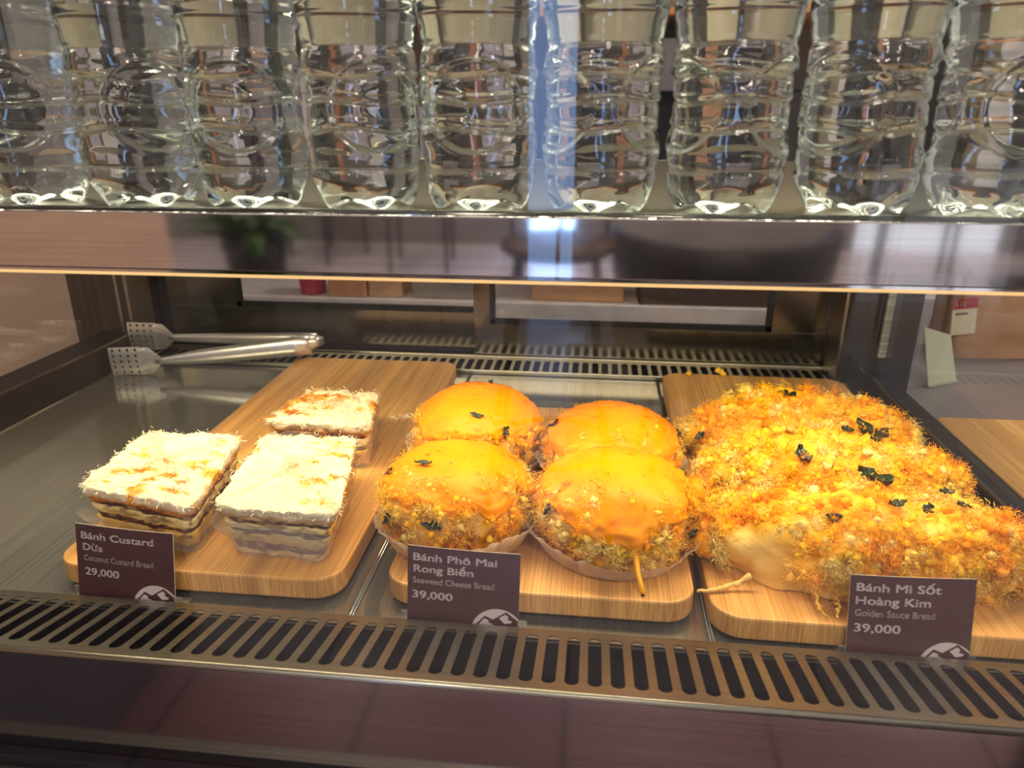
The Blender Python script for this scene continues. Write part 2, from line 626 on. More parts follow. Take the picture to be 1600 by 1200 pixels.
# slotted vents --------------------------------------------------------------
def vent(name, x0, cells, pitch, y0, y1, ys0, ys1, slot_w, thick=0.0012):
    """flat slotted sheet in local XY: y0..y1 sheet, ys0..ys1 slot, rounded slot ends"""
    V, F = [], []
    n = 8
    for c in range(cells):
        cx = x0 + (c + 0.5) * pitch
        hw, r = pitch / 2, slot_w / 2
        inner, outer = [], []
        for k in range(n + 1):
            a = math.pi * k / n
            inner.append((cx + r * math.cos(a), ys1 - r + r * math.sin(a)))
            t = k / n
            if t <= 0.25: outer.append((cx + hw, (ys1 - r) + (y1 - ys1 + r) * t / 0.25))
            elif t < 0.75: outer.append((cx + hw - 2 * hw * (t - 0.25) / 0.5, y1))
            else: outer.append((cx - hw, y1 - (y1 - ys1 + r) * (t - 0.75) / 0.25))
        for k in range(n + 1):
            a = math.pi + math.pi * k / n
            inner.append((cx + r * math.cos(a), ys0 + r + r * math.sin(a)))
            t = k / n
            if t <= 0.25: outer.append((cx - hw, (ys0 + r) - (ys0 + r - y0) * t / 0.25))
            elif t < 0.75: outer.append((cx - hw + 2 * hw * (t - 0.25) / 0.5, y0))
            else: outer.append((cx + hw, y0 + (ys0 + r - y0) * (t - 0.75) / 0.25))
        b = len(V)
        N = len(inner)
        V += [(x, y, 0) for x, y in inner] + [(x, y, 0) for x, y in outer] + [(x, y, -thick) for x, y in inner]
        for k in range(N):
            k2 = (k + 1) % N
            F.append((b + k, b + N + k, b + N + k2, b + k2))
            F.append((b + k, b + k2, b + 2 * N + k2, b + 2 * N + k))
    me = np_mesh(name, np.array(V), np.array(F), smooth=False)
    bm = bmesh.new()
    bm.from_mesh(me)
    bmesh.ops.remove_doubles(bm, verts=bm.verts, dist=1e-6)
    bm.to_mesh(me)
    bm.free()
    return me


PIT = 0.0125
# front vent: slots descend towards the bread; slot index 0 sits at x = 0
me = vent('front_vent', -46.5 * PIT + 0.0 * PIT, 73, PIT, -0.0590, 0.0092, -0.0520, 0.0012, 0.0077, 0.0006)
fv = link_mesh('front_vent', me, M['steel'], case)
fv.location = (0, 0, 0.08)
fv.rotation_euler = (-TILT, 0, 0)
# rolled front lip and polished lower panel
lipY, lipZ = -0.0590 * math.cos(TILT), 0.0590 * math.sin(TILT)
part(MB().tube([(-0.585, lipY, lipZ - 0.0022), (0.34, lipY, lipZ - 0.0022)], 0.0023, 14), 'front_lip', M['steel'])
pm = MB()
pm.bounds(-0.585, 0.34, lipY - 0.0022, lipY + 0.002, -0.078, lipZ - 0.003)
part(pm, 'lower_front_panel', M['panel'])
part(MB().bounds(-0.585, 0.34, lipY - 0.010, lipY - 0.0022, -0.095, -0.060, 0.001), 'glass_channel_liner', M['black'])
part(MB().bounds(-0.585, 0.34, -0.0815, -0.0690, -0.100, -0.0655, 0.001), 'glass_channel', M['steel'])
# dark duct below the front vent
part(MB().bounds(-0.585, 0.34, lipY + 0.002, 0.012, -0.050, -0.046), 'front_duct', M['duct'])
part(MB().bounds(-0.585, 0.34, 0.0100, 0.0120, -0.050, -0.013), 'front_duct', M['duct'])

# rear vent
me = vent('rear_vent', XL + 0.004, 72, PIT, 0.5030, 0.5600, 0.5075, 0.5520, 0.0082)
rv = link_mesh('rear_vent', me, M['steel'], case)
rv.location = (0, 0, 0.08 - 0.0085)
part(MB().bounds(XL, XR, 0.5605, 0.5640, -0.0115, -0.0065, 0.0006), 'vent_edge', M['steel'])
part(MB().bounds(XL, XR, 0.5005, 0.5035, -0.0115, -0.0062, 0.0006), 'vent_edge', M['steel'])
part(MB().bounds(XL, XR, 0.500, 0.566, -0.052, -0.048), 'rear_duct', M['duct'])
# underside of the well (keeps the case closed)
part(MB().bounds(-0.585, 0.34, -0.050, 0.58, -0.075, -0.070), 'well_floor', M['black_soft'])

# top shelf with polished fascia
SH = 0.2515
part(MB().bounds(-0.615, 0.375, 0.011, 0.50, SH - 0.0075, SH - 0.0030), 'top_shelf', M['steel'])
fas = MB().box((-0.12, 0.0065, SH - 0.0175), (0.99, 0.003, 0.031), 0.0008, Matrix.Rotation(math.radians(1.8), 4, 'X'))
part(fas, 'fascia', M['mirror'])
part(MB().tube([(-0.615, 0.0085, SH - 0.0022), (0.375, 0.0085, SH - 0.0022)], 0.0026, 14), 'fascia_top_edge', M['steel_dark'])
part(MB().bounds(-0.615, 0.375, 0.0055, 0.0095, SH - 0.0345, SH - 0.0330), 'fascia_bottom_lip', M['mirror'])
part(MB().bounds(-0.560, 0.360, 0.0052, 0.0092, SH - 0.0362, SH - 0.0350), 'light_diffuser', M['led'])
# lamp housing under the shelf and canopy above the bottles
part(MB().bounds(-0.60, 0.36, 0.050, 0.140, 0.2250, 0.2450, 0.001), 'lamp_housing', M['black'])
part(MB().bounds(-0.66, 0.41, 0.02, 0.60, 0.53, 0.56, 0.002), 'canopy', M['darkcab'])
part(MB().bounds(-0.60, 0.36, 0.10, 0.32, 0.5240, 0.5295, 0.001), 'canopy_diffuser', M['lamp'])
# front glass
part(MB().bounds(-0.612, 0.372, -0.0778, -0.0732, -0.078, 0.535), 'front_glass', M['glass_front'])

# trays -----------------------------------------------------------------------
for x0, x1, lb in ((XL + 0.001, -0.1225, 'wide steel tray at the left, under the coconut custard board and tongs'),
                   (-0.1205, 0.1095, 'middle steel tray under the board of round cheese buns'),
                   (0.1115, XR - 0.001, 'right steel tray under the board of golden sauce bread')):
    t = tag(empty('steel_tray', ((x0 + x1) / 2, 0.255, ZF - 0.0105)), lb, 'tray', 'steel floor trays')
    part(MB().bounds(x0, x1, 0.0125, 0.4995, ZF - 0.0015, ZF, 0.0005), 'tray_bed', M['steel_y'], t)
    for xa in (x0, x1):
        part(MB().tube([(xa, 0.0130, ZF + 0.0006), (xa, 0.4990, ZF + 0.0006)], 0.0011, 8), 'tray_lip', M['steel_y'], t)
    part(MB().bounds(x0 + 0.002, x1 - 0.002, 0.0125, 0.0140, ZF - 0.010, ZF - 0.001), 'tray_skirt', M['steel_dark'], t)
    part(MB().bounds(x0 + 0.002, x1 - 0.002, 0.4980, 0.4995, ZF - 0.010, ZF - 0.001), 'tray_skirt', M['steel_dark'], t)

# ================================================================== BOARDS
def rounded_outline(x0, x1, y0, y1, r, inset=0.0, seg=8):
    pts = []
    x0 += inset; x1 -= inset; y0 += inset; y1 -= inset
    r = max(r - inset, 1e-4)
    for cx, cy_, a0 in ((x1 - r, y0 + r, -90), (x1 - r, y1 - r, 0), (x0 + r, y1 - r, 90), (x0 + r, y0 + r, 180)):
        for k in range(seg + 1):
            a = math.radians(a0 + 90 * k / seg)
            pts.append((cx + r * math.cos(a), cy_ + r * math.sin(a)))
    return pts


def rounded_slab(x0, x1, y0, y1, z0, z1, r, bev):
    prof = [(z0, bev), (z0 + bev * 0.3, bev * 0.3), (z0 + bev, 0), (z1 - bev, 0), (z1 - bev * 0.3, bev * 0.3), (z1, bev)]
    V, n = [], None
    for z, i in prof:
        o = rounded_outline(x0, x1, y0, y1, r, i)
        n = len(o)
        V += [(x, y, z) for x, y in o]
    F = [tuple(int(i) for i in f) for f in grid_faces(len(prof), n)]
    F.append(tuple(range(n))[::-1])
    F.append(tuple(range((len(prof) - 1) * n, len(prof) * n)))
    me = np_mesh('slab', np.array(V), F, smooth=False)
    return me


BT = 0.0085     # board top
def board(x0, x1, y0, y1, label, rz=0.0):
    c = Vector(((x0 + x1) / 2, (y0 + y1) / 2, ZF))
    t = tag(empty('cutting_board', c, rz), label, 'cutting board', 'bamboo serving boards')
    me = rounded_slab(x0 - c.x, x1 - c.x, y0 - c.y, y1 - c.y, 0.0045, BT - ZF, 0.020, 0.0016)
    link_mesh('board_slab', me, M['bamboo'], t)
    for sx in (-1, 1):
        for sy in (-1, 1):
            f = MB().lathe([(0, 0.0004), (0.006, 0.0004), (0.0065, 0.001), (0.006, 0.0048), (0, 0.0048)], 16,
                           (sx * ((x1 - x0) / 2 - 0.022), sy * ((y1 - y0) / 2 - 0.03), 0))
            f.build('rubber_foot', M['black_soft'], t)
    return t


board(-0.337, -0.133, 0.028, 0.486, 'long bamboo board at the left carrying three coconut custard slices', math.radians(0.3))
board(-0.102, 0.101, 0.030, 0.350, 'shorter bamboo board in the middle carrying four round cheese buns')
board(0.111, 0.315, 0.019, 0.474, 'bamboo board at the right carrying three golden sauce loaves', math.radians(-0.4))

# ================================================================== FOOD
def fibre_mesh(P, D, col_, rng, length=0.008, width=0.00035, curl=0.9, seg=5, spread=0.3):
    """curly ribbons starting at P with direction D"""
    n = len(P)
    pos = P.copy()
    d = D / (np.linalg.norm(D, axis=1, keepdims=True) + 1e-9)
    bend = rng.normal(size=(n, 3))
    L = length * rng.uniform(0.45, 1.25, size=(n, 1)) / seg
    V = np.zeros((n, seg + 1, 2, 3))
    side0 = rng.normal(size=(n, 3))
    for s in range(seg + 1):
        side = np.cross(d, side0)
        side /= np.linalg.norm(side, axis=1, keepdims=True) + 1e-9
        w_ = width * (0.5 + 0.5 * math.sin(math.pi * (s + 0.6) / (seg + 1.2))) * rng.uniform(0.8, 1.2, size=(n, 1))
        V[:, s, 0] = pos - side * w_
        V[:, s, 1] = pos + side * w_
        pos = pos + d * L
        d = d + bend * curl * 0.35 + rng.normal(size=(n, 3)) * curl * spread
        d /= np.linalg.norm(d, axis=1, keepdims=True) + 1e-9
    base = (np.arange(n) * (seg + 1) * 2)[:, None]
    k = np.arange(seg)[None, :] * 2
    F = np.stack([base + k, base + k + 1, base + k + 3, base + k + 2], -1).reshape(-1, 4)
    C = np.repeat(col_, (seg + 1) * 2, axis=0)
    return V.reshape(-1, 3), F, C


def ico_template(sub=2):
    b = bmesh.new()
    bmesh.ops.create_icosphere(b, subdivisions=sub, radius=1.0)
    V = np.array([v.co[:] for v in b.verts])
    F = np.array([[v.index for v in f.verts] for f in b.faces])
    b.free()
    return V, F


ICO_V, ICO_F = ico_template(2)


def lumps(P, R, col_, rng, noise=0.45):
    """irregular crumb lumps at P with radii R -> triangles"""
    n = len(P)
    k = len(ICO_V)
    V = np.zeros((n, k, 3))
    for i in range(n):
        s = rng.uniform(0.6, 1.25, size=3)
        nz = 1 + noise * vnoise(ICO_V + rng.uniform(-50, 50, size=3), 1.7, 3)
        V[i] = P[i] + ICO_V * s * nz[:, None] * R[i]
    F = (ICO_F[None] + (np.arange(n) * k)[:, None, None]).reshape(-1, 3)
    C = np.repeat(col_, k, axis=0)
    return V.reshape(-1, 3), F, C


def quads_to_tris(F):
    return np.concatenate([F[:, [0, 1, 2]], F[:, [0, 2, 3]]])


def clump_colors(P, rng, pal, scale, seed, jitter=0.06):
    """palette of rows (linear rgb) picked by noise so that neighbours agree"""
    t = (fbm(P, scale, seed, 2) * 0.85 + 0.5) * len(pal) + rng.normal(size=len(P)) * 0.6
    i = np.clip(t.astype(int), 0, len(pal) - 1)
    c = np.array(pal)[i]
    return np.clip(c * (1 + rng.normal(size=(len(P), 1)) * jitter), 0, 1)


PAL_FLOSS = [srgb(242, 148, 4), srgb(247, 166, 4), srgb(250, 178, 8), srgb(252, 188, 14), srgb(250, 196, 34), srgb(246, 206, 84), srgb(244, 214, 124)]
PAL_SIDE = [srgb(150, 86, 24), srgb(238, 142, 6), srgb(248, 174, 14), srgb(250, 196, 50), srgb(246, 214, 116), srgb(222, 160, 56)]


def floss_object(name, parent, P, N, cols, rng, per=22, clump=0.0045, length=0.009, width=0.00026, lump_r=(0.0016, 0.0034), lump_frac=0.6, curl=0.9, seg=5):
    n = len(P)
    idx = np.repeat(np.arange(n), per)
    off = rng.normal(size=(n * per, 3)) * clump * 0.55
    PP = P[idx] + off + N[idx] * 0.0005
    T = rng.normal(size=(n * per, 3))
    T -= N[idx] * np.sum(T * N[idx], axis=1, keepdims=True) * 0.75
    D = T * 0.9 + N[idx] * 0.05
    cc = np.clip(cols[idx] * (1 + rng.normal(size=(n * per, 1)) * 0.09), 0, 1)
    V, F, C = fibre_mesh(PP - D * length * 0.25, D, cc, rng, length, width, curl, seg)
    F = quads_to_tris(F)
    m = int(n * lump_frac)
    if m:
        s = rng.choice(n, m, replace=False)
        V2, F2, C2 = lumps(P[s], rng.uniform(*lump_r, size=m), cols[s], rng)
        F = np.concatenate([F, F2 + len(V)])
        V = np.concatenate([V, V2])
        C = np.concatenate([C, C2])
    V[:, 2] = np.maximum(V[:, 2], 0.0006)
    me = np_mesh(name, V, F, True, C)
    o = link_mesh(name, me, M['floss'], parent)
    o['kind'] = 'stuff'
    return o


def leaf_flake(name, parent, p, nrm, L, W, ang, rng, curlz=0.25):
    """thin torn seaweed flake lying on a surface"""
    nrm = np.array(nrm) / np.linalg.norm(nrm)
    a = np.cross(nrm, [0.3, 0.2, 0.93])
    if np.linalg.norm(a) < 1e-3: a = np.array([1.0, 0, 0])
    a /= np.linalg.norm(a)
    b = np.cross(nrm, a)
    u = a * math.cos(ang) + b * math.sin(ang)
    v = np.cross(nrm, u)
    nu, nv = 9, 5
    V = []
    for i in range(nu):
        t = i / (nu - 1) * 2 - 1
        wv = W * (1 - abs(t) ** 1.7) * rng.uniform(0.65, 1.2) + 0.06 * W
        sk = rng.normal() * W * 0.15
        for j in range(nv):
            s = j / (nv - 1) * 2 - 1
            h = 0.0006 + W * (curlz * s * s + 0.18 * rng.normal() * 0.6 + 0.22 * t * t)
            V.append(np.array(p) + u * t * L / 2 + v * (s * wv / 2 + sk) + nrm * h)
    V = np.array(V)
    V = np.concatenate([V, V - nrm * 0.0004])
    n1 = nu * nv
    F = grid_faces(nu, nv, False)
    F = np.concatenate([F, F[:, ::-1] + n1])
    rim = [i * nv for i in range(nu)] + [(nu - 1) * nv + j for j in range(1, nv)] + [i * nv + nv - 1 for i in range(nu - 2, -1, -1)] + [j for j in range(nv - 2, 0, -1)]
    rim = np.array(rim)
    r2 = np.roll(rim, -1)
    F = np.concatenate([F, np.stack([rim, r2, r2 + n1, rim + n1], -1)])
    return link_mesh(name, np_mesh(name, V, F, True), M['seaweed'], parent)


# ---- round seaweed cheese buns -----------------------------------------------------------
def bun(cx, cy_, R, H, seed, label, cheese_edge=1.12, front_low=0.0, flakes=(), liner=True, drip=None, topfloss=10, ry=1.0):
    rng = np.random.default_rng(seed)
    root = tag(empty('cheese_bun', (cx, cy_, BT)), label, 'bread bun', 'round seaweed cheese buns')
    z0 = 0.0012
    n = 128

    def surf(phi, th):
        """phi from the top (0) to the bottom edge (pi/2+)"""
        bulge = np.sin(np.minimum(phi, 2.05)) ** 0.84
        r = R * bulge
        z = z0 + H * (0.42 + 0.58 * np.sign(np.cos(phi)) * np.abs(np.cos(phi)) ** 0.85)
        low = phi > math.pi / 2
        z = np.where(low, z0 + H * 0.42 * (1 - sm(phi, math.pi / 2, 2.25)), z)
        return np.stack([r * np.cos(th), r * np.sin(th) * ry, z], -1)

    phis = np.concatenate([[0.0005], np.linspace(0.05, 2.25, 64)])
    PH, TH = np.meshgrid(phis, np.arange(n) * 2 * math.pi / n, indexing='ij')
    P = surf(PH.ravel(), TH.ravel())
    e = 1e-3
    dph = surf(PH.ravel() + e, TH.ravel()) - P
    dth = surf(np.maximum(PH.ravel(), 0.02), TH.ravel() + e) - surf(np.maximum(PH.ravel(), 0.02), TH.ravel())
    N = np.cross(dph, dth)
    N /= np.linalg.norm(N, axis=1, keepdims=True) + 1e-12
    N[:n] = (0, 0, 1)
    Q = P + np.array([cx, cy_, 0])
    side = sm(PH.ravel(), 0.8, 1.4)
    disp = 0.0016 * fbm(Q, 60, seed, 2) + side * 0.0022 * fbm(Q, 190, seed + 5, 3)
    V = P + N * (disp - 0.0012)[:, None]
    V[:, 2] = np.maximum(V[:, 2], 0.0004)
    pal = np.array([srgb(140, 78, 32), srgb(190, 122, 44), srgb(226, 160, 56), srgb(232, 188, 98), srgb(168, 96, 48)])
    t = np.clip((fbm(Q, 90, seed + 9, 3) * 0.5 + 0.5) * 4.0, 0, 3.999)
    i0 = t.astype(int)
    f = (t - i0)[:, None]
    C = pal[i0] * (1 - f) + pal[i0 + 1] * f
    link_mesh('bun_crust', np_mesh('bun_crust', V, grid_faces(len(phis), n)[:, ::-1], True, C), M['bread'], root)

    # melted cheese cap
    th = np.arange(n) * 2 * math.pi / n
    ring = np.stack([np.cos(th), np.sin(th), np.zeros(n)], -1)
    edge = cheese_edge + 0.20 * fbm(ring, 1.6, seed + 20, 3) + 0.06 * fbm(ring, 7, seed + 23, 2) + front_low * np.maximum(0, -np.sin(th)) ** 2
    if drip:
        for a, wdt, dp in drip:
            edge = edge + dp * np.exp(-((np.angle(np.exp(1j * (th - a)))) / wdt) ** 2)
    nr = 40
    s = np.concatenate([[0.0005], np.linspace(0.03, 1.0, nr - 1)])
    PHc = s[:, None] * edge[None, :]
    THc = np.repeat(th[None, :], nr, 0)
    Pc = surf(PHc.ravel(), THc.ravel())
    dph = surf(PHc.ravel() + e, THc.ravel()) - Pc
    phm = np.maximum(PHc.ravel(), 0.02)
    dth = surf(phm, THc.ravel() + e) - surf(phm, THc.ravel())
    Nc = np.cross(dph, dth)
    Nc /= np.linalg.norm(Nc, axis=1, keepdims=True) + 1e-12
    Nc[:n] = (0, 0, 1)
    Qc = Pc + np.array([cx, cy_, 0])
    sf = np.repeat(s[:, None], n, 1).ravel()
    wrinkle = 0.0011 * fbm(Qc, 45, seed + 31, 3) + sm(sf, 0.45, 1.0) * 0.0018 * fbm(Qc * [1, 1, 2.2], 130, seed + 33, 3)
    th_ = 0.0022 * (1 - sm(sf, 0.86, 1.0) * 0.8) + 0.0010 * sm(sf, 0.7, 0.9)
    Vt = Pc + Nc * (th_ + wrinkle)[:, None]
    Vb = Pc - Nc * 0.0022
    A, B, Cc = np.array(srgb(244, 132, 0)), np.array(srgb(247, 150, 0)), np.array(srgb(206, 84, 6))
    t1 = np.clip(0.5 + 0.7 * fbm(Qc, 40, seed + 41, 3), 0, 1)[:, None]
    colc = A * (1 - t1) + B * t1
    spot = sm(fbm(Qc, 120, seed + 43, 2), 0.75, 1.05)[:, None]
    colc = colc * (1 - spot * 0.8) + Cc * spot * 0.8
    edge_l = (sm(sf, 0.8, 1.0) * 0.35)[:, None]
    colc = colc * (1 - edge_l) + np.array(srgb(248, 178, 24)) * edge_l
    F = grid_faces(nr, n)[:, ::-1]
    ln = len(Vt)
    rim = (nr - 1) * n + np.arange(n)
    r2 = np.roll(rim, -1)
    F = np.concatenate([F, grid_faces(nr, n) + ln, np.stack([rim, rim + ln, r2 + ln, r2], -1)])
    link_mesh('melted_cheese', np_mesh('melted_cheese', np.concatenate([Vt, Vb]), F, True, np.concatenate([colc, colc])), M['cheese'], root)

    # floss: thick round the sides, a few tufts on top
    m = 330
    thf = rng.uniform(0, 2 * math.pi, m)
    ed = np.interp(thf, np.concatenate([th, [2 * math.pi]]), np.concatenate([edge, edge[:1]]))
    phf = ed + rng.uniform(-0.10, 1.0, m) * np.maximum(0.25, 2.0 - ed)
    k2 = topfloss
    thf = np.concatenate([thf, rng.uniform(math.pi * 1.1, math.pi * 1.95, k2)])
    phf = np.concatenate([phf, 0.50 + 0.65 * rng.uniform(0, 1, k2) ** 0.6])
    Pf = surf(phf, thf)
    Nf = np.stack([np.cos(thf) * np.sin(np.minimum(phf, 1.6)), np.sin(thf) * np.sin(np.minimum(phf, 1.6)), np.cos(np.minimum(phf, 1.6))], -1)
    Pf = Pf + Nf * 0.0012
    Pf[:, 2] = np.maximum(Pf[:, 2], 0.003)
    cf = clump_colors(Pf + np.array([cx, cy_, 0]), rng, PAL_SIDE, 110, seed + 50)
    near = 1 - sm(phf - np.concatenate([ed, np.zeros(k2)]), 0.05, 0.55)
    c2 = clump_colors(Pf + np.array([cx, cy_, 0]), rng, PAL_FLOSS, 90, seed + 55)
    sel = rng.uniform(size=len(phf)) < 0.25 + 0.65 * near
    cf[sel] = c2[sel]
    cf[m:] = clump_colors(Pf[m:], rng, PAL_FLOSS[1:], 120, seed + 58)
    floss_object('pork_floss', root, Pf, Nf, cf, rng, per=36, clump=0.0042, length=0.0055, width=0.00015, lump_r=(0.0010, 0.0028), lump_frac=0.7, curl=1.6, seg=4)

    for (phi, tha, L, W, ang) in flakes:
        p = surf(np.array([phi]), np.array([tha]))[0]
        nn = np.array([math.cos(tha) * math.sin(phi), math.sin(tha) * math.sin(phi), math.cos(phi)])
        leaf_flake('seaweed_flake', root, p + nn * 0.0030, nn, L, W, ang, rng)
    # small dark specks of chopped seaweed
    q = 26
    ths, phs = rng.uniform(0, 2 * math.pi, q), rng.uniform(0.1, 1.0, q)
    Ps = surf(phs, ths)
    Ns = np.stack([np.cos(ths) * np.sin(phs), np.sin(ths) * np.sin(phs), np.cos(phs)], -1)
    T = rng.normal(size=(q, 3))
    T -= Ns * np.sum(T * Ns, axis=1, keepdims=True)
    Vs, Fs, Cs = fibre_mesh(Ps + Ns * 0.0031, T, np.tile(np.array(srgb(70, 58, 20)), (q, 1)), rng, 0.0032, 0.00022, 0.4, 3)
    so = link_mesh('seaweed_speck', np_mesh('seaweed_speck', Vs, Fs, True, Cs), M['floss'], root)
    so['kind'] = 'stuff'

    # fluted paper liner
    if liner:
        nl = 240
        tl = np.arange(nl) * 2 * math.pi / nl
        hs = [(0.62, 0.0006), (0.90, 0.0007), (0.97, 0.0030), (1.015, 0.0080), (1.06, 0.0130), (1.11, 0.0175), (1.16, 0.0205)]
        rr = np.stack([np.cos(tl), np.sin(tl), np.zeros(nl)], -1)
        low = 0.5 + 0.5 * vnoise(rr, 1.3, seed + 60)
        V = []
        for i, (a, h) in enumerate(hs):
            g = max(0, i - 1) / 5.0
            flut = 1 + g * (0.012 * np.sin(tl * 44) + 0.018 * vnoise(rr, 9, seed + 61))
            out = 1 + g * 0.10 * (low - 0.4)
            hh = h * (0.62 + 0.75 * low) + g * 0.0016 * vnoise(rr, 12, seed + 62)
            V.append(np.stack([R * a * flut * out * np.cos(tl), R * ry * a * flut * out * np.sin(tl), hh + 0.0002], -1))
        V = np.concatenate(V)
        link_mesh('paper_liner', np_mesh('paper_liner', V, grid_faces(len(hs), nl), True), M['paper'], root)
    return root, surf


PI = math.pi
bun(-0.0635, 0.098, 0.0525, 0.062, 11, 'round cheese bun at front left of the middle board, behind its price card', 1.16, 0.16,
    [(0.42, 3.9, 0.016, 0.0034, 0.5), (0.95, 3.35, 0.012, 0.0045, 0.9), (1.35, 4.6, 0.015, 0.006, 0.2), (1.5, 3.9, 0.012, 0.006, 1.2)], topfloss=44)
b2, _ = bun(0.0495, 0.098, 0.0540, 0.061, 23, 'round cheese bun at front right of the middle board with a long cheese drip', 1.20, 0.30,
    [(1.25, 3.75, 0.010, 0.004, 1.4), (1.55, 5.75, 0.010, 0.006, 0.2), (1.0, 0.3, 0.009, 0.004, 0.6)], drip=[(4.95, 0.10, 0.18)], topfloss=44)
bun(-0.0660, 0.212, 0.0525, 0.066, 37, 'tall smooth cheese bun at back left of the middle board', 1.30, 0.0,
    [(0.72, 4.85, 0.012, 0.0045, 0.1), (1.10, 5.3, 0.010, 0.006, 1.3), (0.35, 1.2, 0.010, 0.004, 0.5)], topfloss=0)
bun(0.0490, 0.196, 0.0535, 0.058, 41, 'smooth cheese bun at back right of the middle board', 1.22, 0.0,
    [(0.95, 3.2, 0.014, 0.0045, 0.8), (1.25, 0.15, 0.010, 0.005, 0.4)], topfloss=4)
# the drip of cheese hanging over the paper of the front right bun
dm = MB().tube([(0.0118, -0.0525, 0.026), (0.0128, -0.0575, 0.021), (0.0140, -0.0620, 0.016), (0.0158, -0.0655, 0.011), (0.0170, -0.0672, 0.0065), (0.0176, -0.0676, 0.0035)],
               [0.0022, 0.0021, 0.0017, 0.0016, 0.0020, 0.0015], 10)
dmo = dm.build('cheese_drip', None, b2)
dmo.data.materials.append(plain('cheese_drip_yellow', srgb(252, 176, 22), rough=0.35))

def wiggle(pts_, rng, n=14, amp=0.0011, r0=0.0011, r1=0.0006):
    """uneven curly strand through the given points"""
    P_ = np.array(pts_)
    t = np.linspace(0, len(P_) - 1, n)
    out = np.stack([np.interp(t, np.arange(len(P_)), P_[:, k]) for k in range(3)], -1)
    out[1:] += rng.normal(size=(n - 1, 3)) * amp * [1, 0.6, 0.5]
    out[:, 2] = np.maximum(out[:, 2], 0.0022)
    return [tuple(p) for p in out], [float((r0 + (r1 - r0) * i / (n - 1)) * rng.uniform(0.6, 1.5)) for i in range(n)]


